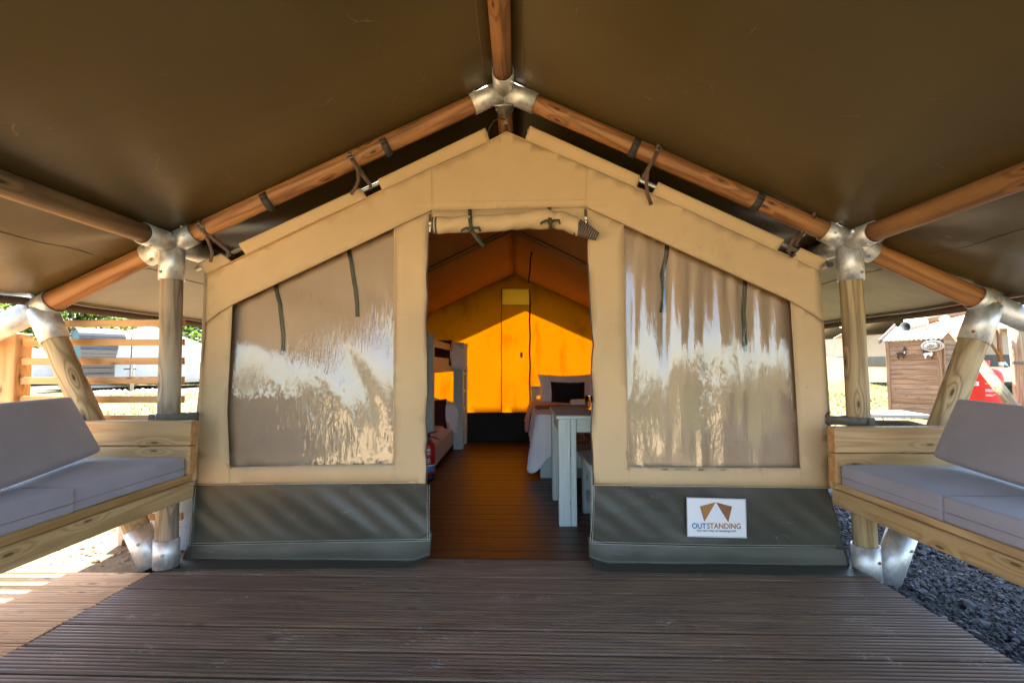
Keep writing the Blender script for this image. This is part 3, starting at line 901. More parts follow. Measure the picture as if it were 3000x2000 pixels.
for k in range(-3, 11):
    yc = 2.49 - DECK_PITCH * (k + 2.5) + DECK_PITCH * 2
    if yc > 2.52: continue
    mb = ribbed_board(-4.3 + random.uniform(-.02, .02), -1.893 + random.uniform(-.004, .003), ribs=8)
    o = mb.build('board', M['deck_light'], side)
    o.location = (0, yc, random.uniform(-.002, .001)); o.rotation_euler = (random.uniform(-.006, .006), 0, 0)
floor = empty('tent_floor', (0, 0, 0), label='smooth dark brown board floor inside the tent', kind='structure')
y = 2.665; i = 0
while y < 6.78:
    w = 0.112
    mb = MB(); mb.box((-.05 + random.uniform(-.01, .01), 0, -.014), (3.5, w - .005, .028))
    o = mb.build('board', M['floor'], floor, bevel=.003)
    o.location = (0, y + w / 2, random.uniform(-.0012, .0006)); o.rotation_euler = (random.uniform(-.006, .006), 0, ROT)
    y += w; i += 1

# ------------------------------------------------------------------ the pole frame
JL, JR, JP = P(505, 714, 2.54), P(2487, 708, 2.54), P(1476, 264, 2.54)
NL, NR = P(120, 901, 2.54), P(2893, 888, 2.54)
frame = empty('pole_frame', (0, 2.54, 0), label='timber pole frame with galvanised sockets carrying the canopy', cat='tent frame')
def pole(name, p0, p1, r, mat, label=None, r1=None, ref=(0, 1, 0), seg=8):
    mb = MB(); mb.tube(Vector(p0) - FO, Vector(p1) - FO, r, r1, 20, True, ref, .02, seg)
    return mb.build(name, mat, frame, label)
FO = Vector((0, 2.54, 0))
Yb, Yf = 7.15, -0.45
pole('rafter', JP, JL, .0475, M['pole_brown'], 'orange brown rafter pole above the left window')
pole('rafter', JP, JR, .0475, M['pole_brown'], 'orange brown rafter pole above the right window')
pole('lower_rafter', JL, NL, .050, M['pole_brown'], 'short rafter pole left of the left post', .056)
pole('lower_rafter', JR, NR, .050, M['pole_brown'], 'short rafter pole right of the right post', .056)
pole('ridge_pole', (JP.x, 2.5, JP.z), (JP.x + .0, Yf, JP.z), .047, M['pole_brown'], 'ridge pole under the canopy peak', ref=(0, 0, 1))
pole('ridge_pole', (JP.x, 2.58, JP.z), (JP.x, Yb, JP.z), .047, M['pole_brown'], 'rear ridge pole behind the gable', ref=(0, 0, 1))
pole('purlin', (JL.x, 2.5, JL.z), (JL.x, Yf, JL.z), .047, M['purlin_grey'], 'greyed side pole with a long crack on the left', ref=(.7, 0, .7))
pole('purlin', (JR.x, 2.5, JR.z), (JR.x, Yf, JR.z), .047, M['purlin_tan'], 'tan side pole on the right', ref=(-.7, 0, .7))
pole('purlin', (JL.x, 2.58, JL.z), (JL.x, Yb, JL.z), .047, M['purlin_grey'], ref=(0, 0, 1))
pole('purlin', (JR.x, 2.58, JR.z), (JR.x, Yb, JR.z), .047, M['purlin_tan'], ref=(0, 0, 1))
BL, BR = P(487, 1646, 2.54), P(2541, 1696, 2.54)
pole('post', JL, BL, .0525, M['post_grey'], 'weathered grey upright post left of the tent')
pole('post', JR, BR, .0535, M['post_tan'], 'tan upright post right of the tent')
BL2, BR2 = P(446, 1646, 2.56), P(2590, 1704, 2.56)
pole('brace', NL, BL2, .058, M['brace_tan'], 'leaning swirly grained brace behind the left bench')
pole('brace', NR, BR2, .062, M['brace_tan'], 'leaning brace behind the right bench')

def joint(name, c, arms, bolts, label):
    """A welded galvanised socket: hollow arms meeting at c; arms = (towards, length, radius)."""
    root = None
    j = MB()
    c = Vector(c)
    j.lathe([(.001, -.058), (.035, -.05), (.056, -.02), (.058, .01), (.045, .045), (.001, .058)], c - FO, 16)
    o = j.build(name, M['galv'], frame, label)
    for (t, L, r) in arms:
        d = (Vector(t) - c).normalized()
        m = MB(); m.pipe(c + d * .012 - FO, c + d * L - FO, r, r - .0045, 22)
        m.build('sleeve', M['galv'], o)
        q = d.cross(Vector((0, 1, 0)))
        for (s, rust) in bolts:
            # hexagonal bolt head on the side towards the viewer
            f = Vector((0, -1, 0)) - d * (-d.y)
            if f.length < .2: f = Vector((0, 0, -1)) - d * (-d.z)
            f.normalize()
            side = d.cross(f)
            nrm = (f * math.cos(s) + side * math.sin(s)).normalized()
            b0 = c + d * (L - .035) + nrm * (r - .002) - FO
            mm = MB(); mm.tube(b0, b0 + nrm * .006, .0085, .0085, 6, smooth=False)
            mm.tube(b0 + nrm * .0055, b0 + nrm * .011, .0045, .0045, 8, smooth=False)
            mm.build('bolt', M['rust'] if rust else M['bolt'], o)
    return o
fw = lambda c: (c[0], c[1] - 1, c[2])
bk = lambda c: (c[0], c[1] + 1, c[2])
joint('pole_socket', JP, [(JL, .19, .055), (JR, .19, .055), (fw(JP), .17, .056), (bk(JP), .17, .056)], [(.9, False)], 'galvanised socket at the ridge')
joint('pole_socket', JL, [(JP, .135, .056), (NL, .155, .058), (BL, .20, .061), (fw(JL), .21, .056), (bk(JL), .32, .056)], [(.25, False), (-.9, False)], 'five way socket on the left post')
joint('pole_socket', JR, [(JP, .145, .056), (NR, .14, .058), (BR, .21, .062), (fw(JR), .19, .056), (bk(JR), .30, .056)], [(-.25, False), (.9, False)], 'five way socket on the right post')
dl = (NL - JL).normalized(); dr = (NR - JR).normalized()
joint('pole_socket', NL, [(JL, .075, .064), (NL + dl, .60, .062), (BL2, .20, .066)], [(.9, True)], 'socket where the left brace meets the eaves')
joint('pole_socket', NR, [(JR, .075, .064), (NR + dr, .60, .062), (BR2, .22, .068)], [(.9, True)], 'socket where the right brace meets the eaves')
def foot(c, to, L, r, label, rust):
    c = Vector(c); d = (Vector(to) - c).normalized()
    m = MB(); m.pipe(c - FO - d * .02, c + d * L - FO, r, r - .0045, 22)
    o = m.build('foot_socket', M['galv'], frame, label)
    nrm = Vector((0.35, -.93, 0)).normalized(); b0 = c + d * (L - .07) + nrm * (r - .002) - FO
    mm = MB(); mm.tube(b0, b0 + nrm * .006, .0085, .0085, 6, smooth=False)
    mm.tube(b0 + nrm * .0055, b0 + nrm * .011, .0045, .0045, 8, smooth=False)
    mm.build('bolt', M['rust'] if rust else M['bolt'], o)
foot(BL, JL, .125, .0605, 'foot socket of the left post', False)
foot(BL2, NL, .195, .065, 'foot socket of the left brace', False)
foot(BR, JR, .175, .064, 'foot socket of the right post', True)
foot(BR2, NR, .265, .067, 'foot socket of the right brace', False)

# ------------------------------------------------------------------ the canopy
canopy = empty('canopy', (0, 2.54, 2.6), label='brown waterproof canopy spread over the tent and its porch', cat='canopy')
CO = Vector((0, 2.54, 2.6))
RX, RZ = JP.x, JP.z + .056
def roof_pt(side, u, y):
    """u: 0 at the ridge, 1 at the purlin, above 1 out to the eaves."""
    J, N = (JL, NL) if side < 0 else (JR, NR)
    if u <= 1:
        x = RX + (J.x - RX) * u; z = RZ + (J.z + .056 - RZ) * u
        z -= .012 * math.sin(math.pi * u) * (.5 - .5 * math.cos(2 * math.pi * (y - .1) / 2.4))
    else:
        ex = -2.62 if side < 0 else 2.60
        ez = 1.425 if side < 0 else 1.40
        t = (u - 1) / .42
        x = J.x + (ex - J.x) * t; z = J.z + .056 + (ez - J.z - .056) * t
        z -= .006 * math.sin(math.pi * t)
        z -= t * t * .005 * (.5 - .5 * math.cos(2 * math.pi * (y - .1) / 1.22))
    # tension folds running out of the purlin corner
    dx, dy = (x - J.x), (y - 2.54)
    d = math.hypot(dx, dy)
    if d > .02:
        a = math.atan2(dy, dx * side * -1)
        z += .0075 * math.sin(a * 9 + 1.3 * side) * math.exp(-((d - .38) / .42) ** 2) * min(1, d / .25)
    return Vector((x, y, z))
for side, nm in ((-1, 'left'), (1, 'right')):
    mb = MB()
    NU, NV = 56, 120
    mb.grid(lambda a, b: roof_pt(side, a * 1.42, -.5 + b * 7.84) - CO, NU, NV, True, flip=(side < 0))
    o = mb.build('roof_sheet', M['canopy'], canopy, '%s slope of the canopy' % nm, solid=.002)
    mb = MB()
    mb.grid(lambda a, b: roof_pt(side, 1.42, -.5 + b * 7.84) - CO + Vector((-side * .003, 0, -.044 + .0425 * a)), 2, 120, True)
    mb.build('hem', M['hem'], canopy, solid=.003)
mb = MB()
for sd, t in ((-1, .28), (1, .26)):
    # sewn seams showing on the underside beside the ridge
    mb.path([roof_pt(sd, .055, y) - CO - Vector((0, 0, .004)) for y in np.linspace(.4, 2.4, 20)], .0012, 5)
mb.build('seam', M['thread_dark'], canopy)
for sd in (-1, 1):
    for u_ in (1.17,):
        mb = MB(); mb.path([roof_pt(sd, u_, y) - CO - Vector((0, 0, .0025)) for y in np.linspace(-.4, 7.2, 70)], .0015, 5); mb.build('seam', M['hem'], canopy)
# ------------------------------------------------------------------ the safari tent
tent = empty('safari_tent', (0, 2.62, 0), label='beige canvas safari tent with clear windows and an open door', cat='tent')
TO = Vector((0, 2.62, 0))
_s1, _s2, _s3 = wavy(5, 9, .003, .014), wavy(6, 9, .02, .06), wavy(8, 6, .004, .02)
sag = lambda x, y: _s1(x, y) + .30 * _s2(x, y) * max(0, _s3(x, y) + .15) * 2
def TF(off=0.0, amp=.006):
    return lambda x, y: F(x, y, off + amp * sag(x, y)) - TO

RAKE_L = [(607, 806), (679, 766), (720, 746), (900, 659), (1075, 578), (1119, 557), (1290, 477), (1435, 412)]
PEAK = (1484, 386)
RAKE_R = [(1538, 409), (1700, 478), (1865, 549), (1910, 567), (2100, 653), (2276, 734), (2319, 752), (2400, 792)]
cloth('gable_panel', RAKE_L + [PEAK] + RAKE_R + [(2404, 823), (2408, 880), (2412, 941), (2315, 882), (2100, 783), (1826, 658), (1714, 606), (1490, 611), (1265, 616), (1156, 668), (900, 789), (682, 892), (640, 917), (602, 947), (603, 880)],
      M['canvas'], TF(), step=26, parent=tent)
DOOR_L = [(1258, 643), (1254, 700), (1253, 746), (1250, 812), (1252, 872), (1247, 938), (1250, 1011), (1252, 1060), (1253, 1145), (1249, 1190), (1247, 1229), (1250, 1285), (1246, 1322), (1250, 1369), (1248, 1413)]
DOOR_R = [(1722, 650), (1722, 746), (1729, 878), (1732, 938), (1739, 1011), (1735, 1043), (1733, 1104), (1739, 1169), (1732, 1248), (1736, 1322), (1740, 1420)]
WIN_L = [(682, 892), (900, 789), (1154, 669), (1153, 1000), (1152, 1358), (900, 1362), (673, 1367), (666, 1201), (674, 1050)]
WIN_R = [(1828, 660), (2100, 783), (2315, 882), (2330, 1120), (2344, 1369), (2100, 1369), (1844, 1367), (1836, 1000)]
def curtain(sx, s):
    """The door edges hang a little loose."""
    base = TF(.001)
    def f(x, y):
        p = base(x, y)
        t = max(0.0, 1 - abs(x - sx) / 70.0)
        p.y += .022 * t * math.sin(y * .021 + s) * min(1, max(0, (y - 640) / 200))
        return p
    return f
cloth('wall_panel', [(602, 947), (640, 917), (678, 894), (1156, 667), (1265, 617)] + DOOR_L + [(900, 1416), (573, 1420), (575, 1300), (577, 1208), (585, 1145), (592, 1063), (598, 1000)],
      M['canvas'], curtain(1250, .4), [WIN_L], 26, tent, 'canvas wall left of the door')
cloth('wall_panel', [(1714, 607), (1826, 657), (2319, 883), (2412, 941), (2420, 1060), (2430, 1201), (2435, 1310), (2438, 1429), (2100, 1424)] + DOOR_R[::-1],
      M['canvas'], curtain(1735, 2.0), [WIN_R], 26, tent, 'canvas wall right of the door')
cloth('door_header', [(1265, 617), (1490, 612), (1714, 607), (1722, 668), (1600, 662), (1480, 668), (1370, 672), (1257, 668)], M['canvas'], TF(-.002, .006), step=22, parent=tent)

# sewn welts and seam lines standing on the cloth
def seam(pts, r=.0016, mat='thread', off=-.0065, name='seam'):
    mb = MB(); q = []
    for i in range(len(pts) - 1):
        n = max(1, int(math.hypot(pts[i + 1][0] - pts[i][0], pts[i + 1][1] - pts[i][1]) / 25))
        q += [(pts[i][0] + (pts[i + 1][0] - pts[i][0]) * k / n, pts[i][1] + (pts[i + 1][1] - pts[i][1]) * k / n) for k in range(n)]
    q.append(pts[-1])
    f = TF(off)
    mb.path([f(*p) for p in q], r, 6)
    return mb.build(name, M[mat], tent)
seam(RAKE_L + [PEAK] + RAKE_R, .0022)
seam([(602, 947), (640, 917), (682, 892), (1156, 667), (1265, 616)], .0020, 'thread_dark')
seam([(1714, 606), (1826, 657), (2319, 883), (2412, 941)], .0020, 'thread_dark')
seam([(1265, 616), (1490, 611), (1714, 606)])
seam([(1263, 495), (1265, 616)], .0013); seam([(1718, 488), (1716, 606)], .0013)
seam([(1212, 593), (1490, 588), (1769, 583), (1769, 603), (1490, 608), (1212, 613), (1212, 593)], .0009)
seam([(1158, 667), (1154, 1362)], .0018); seam([(1154, 1362), (1153, 1416)], .0012)
seam([(680, 894), (672, 1050), (664, 1201), (671, 1369)], .0018); seam([(671, 1369), (671, 1420)], .0012)
seam([(671, 1369), (900, 1364), (1153, 1361)], .0028, 'zip_pale')
seam([(1825, 657), (1834, 1000), (1843, 1369)], .0018); seam([(1843, 1369), (1845, 1424)], .0012)
seam([(2317, 882), (2332, 1120), (2346, 1371)], .0018); seam([(2346, 1371), (2350, 1428)], .0012)
seam([(1843, 1370), (2100, 1371), (2346, 1371)], .0028, 'zip_pale')
seam([(573, 1420), (900, 1416), (1248, 1413)], .0022, off=-.010); seam([(1740, 1420), (2100, 1424), (2438, 1429)], .0022, off=-.010)
seam([(602, 947), (592, 1063), (577, 1208), (573, 1420)], .0025, 'thread_dark'); seam([(2412, 941), (2430, 1201), (2438, 1429)], .0025, 'thread_dark')
def edge_zip(pts, nm):
    f = TF(-.004); mb = MB()
    mb.path([f(*p) for p in pts], .0042, 6)
    mb.build(nm, M['zip_brown'], tent)
edge_zip([(x + 1, y) for x, y in DOOR_L], 'door_zip'); edge_zip([(x - 1, y) for x, y in DOOR_R], 'door_zip')
mb = MB(); f = TF(-.003)
mb.path([f(x - 8, y) for x, y in DOOR_L], .0012, 5); mb.build('door_edge_stitch', M['thread'], tent); mb = MB(); mb.path([f(x + 9, y) for x, y in DOOR_R], .0012, 5)
mb.build('door_edge_stitch', M['thread'], tent)

# tube sleeves along the rake: a flat strip that folds over the aluminium tube
def sleeve(seam_a, seam_b, top_a, top_b, n=10):
    mb = MB()
    def fn(a, b):
        s = Vector(seam_a).lerp(Vector(seam_b), a); t = Vector(top_a).lerp(Vector(top_b), a)
        # b runs from the seam up the front, over the tube and a little down behind
        if b < .55:
            q = s.lerp(t, b / .55); off = -.004 - .014 * abs(math.sin(b / .55 * 1.57)) ** 2
        else:
            w = (b - .55) / .45
            q = t + Vector((0, -4 * math.sin(math.pi * w))); off = -.018 + .042 * w
            q = q + (s - t) * (.25 * w * w)
        return F(q.x, q.y, off + .0015 * sag(q.x * 3, q.y * 3)) - TO
    mb.grid(fn, n, 14)
    return mb.build('tube_sleeve', M['canvas'], tent, solid=.0015)
sleeve((606, 806), (679, 766), (580, 773), (650, 744), 8)
sleeve((720, 746), (1075, 578), (699, 716), (1056, 552), 30)
sleeve((1119, 557), (1435, 412), (1107, 528), (1422, 377), 26)
sleeve((1538, 409), (1865, 549), (1553, 371), (1876, 517), 26)
sleeve((1910, 567), (2276, 734), (1929, 536), (2298, 704), 30)
sleeve((2319, 752), (2400, 792), (2346, 728), (2422, 762), 8)
for a, b in (((575, 789), (1428, 388)), ((1545, 382), (2432, 778))):
    mb = MB(); mb.tube(F(*a, .004) - TO, F(*b, .004) - TO, .0125, n=14)
    mb.build('rake_tube', M['tube'], tent, 'aluminium tube in the canvas sleeve')

# clear window films, the canvas blinds behind them and their green tie tapes
def film(poly, seed, kind):
    xs = [p[0] for p in poly]; ys = [p[1] for p in poly]
    w1, w2 = wavy(seed, 6, .004, .012), wavy(seed + 3, 6, .01, .03)
    r = random.Random(seed)
    if kind == 'a':
        # diagonal creases falling to the lower right, gathered along the right edge
        creases = [(r.uniform(.05, 1.0), r.uniform(.0, .9), r.uniform(.35, .8), r.uniform(.012, .03), r.uniform(.0015, .005)) for _ in range(26)]
    else:
        creases = [(r.uniform(0, 1), 0, r.uniform(-.08, .10), r.uniform(.012, .035), r.uniform(.0025, .006)) for _ in range(22)]
    x0, x1, y0, y1 = min(xs), max(xs), min(ys), max(ys)
    def h(x, y):
        u, v = (x - x0) / (x1 - x0), (y - y0) / (y1 - y0)
        z = .004 * w1(x, y) + .0012 * w2(x, y)
        if kind == 'a':
            # folds fan out of the right edge and the lower corner
            r = math.hypot(u + .05, v - 1.32); th = math.atan2(1.32 - v, u + .05)
            amp = max(0, u - .30) ** 1.1 * (.55 + .45 * math.sin(th * 9 + 1.0))
            z += .0052 * math.sin(r * 27 + 1.1 * w1(x * .6, y * .6) + .8 * math.sin(th * 3)) * amp
            z += .0018 * math.sin(r * 61 + 2.0 * w1(x * .5, y * .5)) * max(0, v - .35) * max(0, u - .1)
            z += .0026 * math.sin(u * 7 + 1.0) * math.sin(v * 4)
        else:
            for (c, _, s, wd, am) in creases:
                d = (u - c - s * v) / wd
                if abs(d) < 3: z += am * math.exp(-d * d) * (0.35 + .65 * math.sin(math.pi * min(1, v * 1.15)))
            # every upright fold leans its own way, so the mirrored skyline breaks into tongues
            n1 = math.sin(u * 17 + 1.1) + math.sin(u * 41 + 2.0) * .6 + math.sin(u * 73 + .5) * .35
            z += .0042 * (1.15 - .6 * u) * math.sin(v * 4.6 + 1.25 * n1) + .0016 * n1 * (1 - .4 * u)
        return z
    return lambda x, y: F(x, y, .002 + .050 * min(1, max(0, (y1 - y) / (y1 - y0))) - h(x, y)) - TO
for poly, seed, kd, lab, ties in ((WIN_L, 21, 'a', 'left window', [[(808, 833), (812, 860), (820, 890), (824, 930), (829, 975), (829, 1028)], [(1022, 730), (1030, 775), (1036, 815), (1042, 850), (1046, 890), (1047, 928)]]),
                                  (WIN_R, 34, 'b', 'right window', [[(1955, 716), (1952, 745), (1946, 775), (1940, 805), (1944, 835), (1945, 870), (1938, 915)], [(2183, 820), (2181, 870), (2178, 915), (2181, 960), (2182, 1000), (2184, 1028)]])):
    g = [(x + (1 if x < 1500 else -1) * 0, y) for x, y in poly]
    cx = sum(p[0] for p in g) / len(g); cyy = sum(p[1] for p in g) / len(g)
    big = [(cx + (x - cx) * 1.045, cyy + (y - cyy) * 1.03) for x, y in g]
    wb = wavy(seed + 9, 6, .004, .012)
    cloth('window_blind', big, M['blind'], lambda x, y: F(x, y, .070 + .006 * wb(x, y)) - TO, step=30, parent=tent, label='beige blind closed behind the %s' % lab)
    cloth('window_film', big, M['vinyl_' + kd], film(poly, seed, kd), step=7.5, parent=tent, label='creased clear film of the %s' % lab, solid=0)
    for t in ties:
        mb = MB()
        mb.ribbon([F(x, y, .060) - TO for x, y in t], (1, 0, 0), .024)
        mb.build('tie_tape', M['webbing_green'], tent)

# ground skirts: upright part, and the apron that turns out over the deck
wk = wavy(77, 8, .004, .013)
def skirt(poly, name, lab, flip):
    def to3(x, y):
        v = min(1, max(0, (y - 1415) / 175)); e = max(0.0, math.sin(math.pi * v)) ** .7
        q = (x * (1 if not flip else -1) + y * 1.15)
        env = .5 + .5 * wk(x * .6 - y, y * .9)
        z = .0068 * (math.sin(q * .0091 + .7) + math.sin(q * .0163 + 2.1 + 1.5 * wk(x * .4, y * .6)) * .7 + math.sin(q * .0287 + 4.0 + 2 * wk(x * .5, y)) * .22) * (.35 + 1.1 * env) * e + .006 * wk(x * 1.7, y * 1.7) * e + .003 * math.sin(q * .071 + 3 * wk(x * .8, y * .8)) * e
        return F(x, y, -.004 - z - .02 * v * 0) - TO
    cloth(name, poly, M['skirt'], to3, step=7, parent=tent, label=lab)
SK_L = [(572, 1418), (900, 1414), (1249, 1411), (1251, 1462), (1257, 1532), (1260, 1585), (908, 1590), (553, 1598), (560, 1530), (569, 1453)]
SK_R = [(1740, 1418), (2100, 1422), (2437, 1427), (2425, 1432), (2438, 1470), (2455, 1530), (2473, 1612), (2448, 1605), (2100, 1602), (1732, 1593), (1735, 1530)]
skirt(SK_L, 'ground_skirt', 'green ground skirt left of the door', True)
skirt(SK_R, 'ground_skirt', 'green ground skirt right of the door', True)
def stitch(pts, name='skirt_stitch'):
    mb = MB()
    for d in (0, 6):
        q = []
        for i in range(len(pts) - 1):
            a, b = pts[i], pts[i + 1]
            n = max(1, int(math.hypot(b[0] - a[0], b[1] - a[1]) / 25))
            q += [(a[0] + (b[0] - a[0]) * k / n, a[1] + (b[1] - a[1]) * k / n) for k in range(n)]
        q.append(pts[-1])
        hz = abs(pts[-1][0] - pts[0][0]) > abs(pts[-1][1] - pts[0][1])
        mb.path([F(x - (0 if hz else d), y - (d if hz else 0), -.017) - TO for x, y in q], .0011, 5)
    mb.build(name, M['thread_green'], tent)
stitch([(553, 1597), (908, 1589), (1259, 1584)]); stitch([(1258, 1420), (1257, 1500), (1259, 1584)]); stitch([(574, 1425), (568, 1480), (556, 1595)])
stitch([(1733, 1592), (2100, 1601), (2448, 1604)]); stitch([(1742, 1425), (1740, 1500), (1735, 1590)])
def apron(top_a, top_b, fa, fb, lab, curl, seed):
    w = wavy(seed, 6, 2, 9)
    def fn(a, b):
        t = F(top_a[0] + (top_b[0] - top_a[0]) * a, top_a[1] + (top_b[1] - top_a[1]) * a, -.006)
        fr = Vector(fa).lerp(Vector(fb), a)
        base = Vector((t.x + (fr.x - t.x) * .25, t.y + (fr.y - t.y) * .10, .010))
        # quadratic turn from upright to flat
        if b < .45:
            q = b / .45; p = t.lerp(base, q); p.y -= .004 * math.sin(math.pi * q)
        else:
            q = (b - .45) / .55; p = base.lerp(fr, q); p.z = .010 * (1 - q) ** 2 + .003 + .0035 * abs(w(p.x * 1.3, p.y * 4)) * 1.5
        c = (a if curl > 0 else 1 - a)
        if c > .93: p.z += (c - .93) / .07 * .03 * (1 - b) * 1.2 + ((c - .93) / .07) ** 2 * .025 * b
        p.y += .004 * w(a * 4, b)
        return p - TO
    mb = MB(); mb.grid(fn, 70, 18)
    return mb.build('apron', M['skirt'], tent, lab, solid=.0015)
apron((551, 1594), (1266, 1577), PZ(459, 1669, .004), PZ(1235, 1664, .004), 'skirt apron on the deck left of the door', 1, 4)
apron((1724, 1588), (2476, 1604), PZ(1735, 1676, .004), PZ(2560, 1690, .004), 'skirt apron on the deck right of the door', -1, 9)

# the printed sign on the right skirt
sg = [(2011, 1456), (2185, 1461), (2188, 1575), (2013, 1571)]
SP = lambda u, v, off=-.040: (F(*(Vector(sg[0]).lerp(Vector(sg[1]), u).lerp(Vector(sg[3]).lerp(Vector(sg[2]), u), v)), off) - TO)
mb = MB(); mb.quad(SP(0, 0, -.034), SP(0, 1, -.034), SP(1, 1, -.034), SP(1, 0, -.034))
sign = mb.build('sign', M['sign_white'], tent, 'white printed sign with two brown tent shapes', solid=.002)
def zp(x, y):      # zoomed crop (1900,1400) x 3.92 to sign coordinates
    px, py = 1900 + x / 3.92, 1400 + y / 3.92
    a, b, d = Vector(sg[0]), Vector(sg[1]), Vector(sg[3])
    w = Vector((px, py)) - a; ex, ey = b - a, d - a
    det = ex.x * ey.y - ex.y * ey.x
    return (w.x * ey.y - w.y * ey.x) / det, (ex.x * w.y - ex.y * w.x) / det
for pts, mt in (([(770, 275), (588, 323), (640, 500)], 'sign_brown'), ([(772, 275), (957, 325), (914, 507)], 'sign_brown_dark')):
    mb = MB(); mb.prism([SP(*zp(*p), -.0365) for p in pts], (0, -.0008, 0))
    mb.build('emblem', M[mt], sign)
mb = MB()
for a, b in (((440, 226), (1112, 247)), ((1112, 247), (1122, 680)), ((1122, 680), (448, 664)), ((448, 664), (440, 226))):
    mb.path([SP(*zp(*a), -.0362), SP(*zp(*b), -.0362)], .0008, 5)
mb.build('border_stitch', M['sign_grey'], sign)
def lettering(txt, mat, left, right, base, top, parent, weight=0.0):
    """Flat raised print between two points of the sign."""
    cu = bpy.data.curves.new('lettering', 'FONT'); cu.body = txt; cu.size = 1.0; cu.offset = weight; cu.extrude = .02; cu.resolution_u = 3
    tmp = bpy.data.objects.new('lettering', cu); COL.objects.link(tmp)
    dg = bpy.context.evaluated_depsgraph_get()
    me = bpy.data.meshes.new_from_object(tmp.evaluated_get(dg))
    bpy.data.objects.remove(tmp)
    co = np.zeros(len(me.vertices) * 3); me.vertices.foreach_get('co', co); co = co.reshape(-1, 3)
    x0, x1 = co[:, 0].min(), co[:, 0].max()
    A, B = Vector(left), Vector(right); W = (B - A); L = W.length; s = L / (x1 - x0)
    ex = W / L; up = Vector(top)
    nn = ex.cross(up).normalized()
    hgt = up.length
    capm = co[:, 1].max() if txt.isupper() else .72
    new = [A + ex * ((c[0] - x0) * s) + up.normalized() * (c[1] / capm * hgt) + nn * (c[2] * .02) for c in co]
    me.vertices.foreach_set('co', np.array([list(v) for v in new]).ravel())
    me.materials.clear(); me.materials.append(M[mat]); me.update()
    return link_mesh('lettering', me, parent)
upv = SP(*zp(510, 515), -.0365) - SP(*zp(512, 577), -.0365)
lettering('OUT', 'sign_blue', SP(*zp(500, 576), -.0365), SP(*zp(662, 579), -.0365), None, upv, sign, .018)
lettering('STANDING', 'sign_brown', SP(*zp(670, 579), -.0365), SP(*zp(1058, 584), -.0365), None, upv * 1.03, sign, .018)
lettering('the new way of camping.com', 'sign_grey', SP(*zp(556, 611), -.0365), SP(*zp(1003, 619), -.0365), None, upv * .42, sign, .010)

# the rolled up door above the opening, with its striped zip end
rw = wavy(50, 8, 6, 26)
rc = [((1283, 660), 26), ((1330, 659), 25), ((1380, 657), 22), ((1420, 656), 24), ((1480, 652), 24), ((1530, 647), 25), ((1580, 642), 28), ((1620, 643), 24), ((1650, 648), 27), ((1690, 664), 29)]
def roll_pts(off):
    out = []
    for i in range(len(rc) - 1):
        for k in range(6):
            t = k / 6
            out.append((Vector(rc[i][0]).lerp(Vector(rc[i + 1][0]), t), rc[i][1] + (rc[i + 1][1] - rc[i][1]) * t))
    out.append((Vector(rc[-1][0]), rc[-1][1]))
    return [(F(q.x, q.y, off) - TO, r / FPX * 2.57) for q, r in out]
RP = roll_pts(-.050)
mb = MB(); m = len(RP)
def rollfn(a, b):
    f = a * (m - 1); i = min(m - 2, int(f)); t = f - i
    p = RP[i][0].lerp(RP[i + 1][0], t); r = RP[i][1] * (1 - t) + RP[i + 1][1] * t
    ang = 2 * math.pi * b
    pinch = sum(math.exp(-((a - q) / .022) ** 2) for q in (.235, .80))
    rr = r * (1.04 - .13 * pinch) * (1 + .13 * rw(a * 1.2, math.sin(ang) * .09) + .06 * math.sin(ang * 2 + a * 14) + .07 * math.sin(ang * 3 + a * 45) * (.4 + pinch) + .05 * math.sin(a * 60 + 3 * math.sin(ang)) * rw(a * .5, .3))
    return p + Vector((0, math.cos(ang) * rr, math.sin(ang) * rr))
mb.grid(rollfn, 110, 28)
roll = mb.build('door_roll', M['canvas'], tent, 'canvas door rolled up above the opening')
for k in range(4):
    p = F(1268 + k * 5.0, 660, -.050) - TO
    mb = MB(); mb.tube(p, p + Vector((.0075, 0, 0)), .045 + .001 * (k % 2), n=24)
    mb.build('zip_edge', M['zip_brown' if k % 2 == 0 else 'zip_pale'], roll)
a0, a1 = F(1690, 666, -.052) - TO, F(1752, 694, -.052) - TO
N = 30
for k in range(N):
    t0, t1 = (k + (.35 if k % 3 == 2 else 0)) / N, (k + (.65 if k % 3 == 2 else 1.3)) / N
    r0 = .047 - .026 * t0 ** 1.1
    p0, p1 = a0.lerp(a1, t0), a0.lerp(a1, t1)
    mb = MB(); mb.tube(p0, p1, r0 + (.0012 if k % 3 == 2 else 0), n=24)
    mb.build('zip_edge', M['zip_pale' if k % 3 == 2 else 'zip_brown'], roll)
for (x, y0, y1, tail) in ((1376, 613, 652, True), (1609, 608, 646, False)):
    t = MB()
    t.ribbon([F(x, y0, -.012) - TO, F(x + 1, y0 + 16, -.050) - TO, F(x + 1, y0 + 26, -.088) - TO, F(x + 2, y0 + 38, -.112) - TO, F(x + 3, y1 + 6, -.118) - TO, F(x + 4, y1 + 24, -.100) - TO], (1, 0, 0), .021)
    c = F(x + 3, y1 + (20 if tail else 4), -.114) - TO
    # a knotted bow
    for sx in (-1, 1):
        t.ribbon([c, c + Vector((sx * .022, -.010, .004)), c + Vector((sx * .045, -.006, -.006 + (.012 if sx > 0 else 0))), c + Vector((sx * .052, 0, -.012))], (.1, .3, 1), .016, .003)
    t.tube(c + Vector((-.008, -.008, -.006)), c + Vector((.008, -.008, .006)), .009, n=10)
    if tail:
        t.ribbon([c, F(1400, 700, -.09) - TO, F(1418, 722, -.085) - TO], (.8, .2, .35), .022)
    t.build('door_tie', M['webbing_green'], roll)
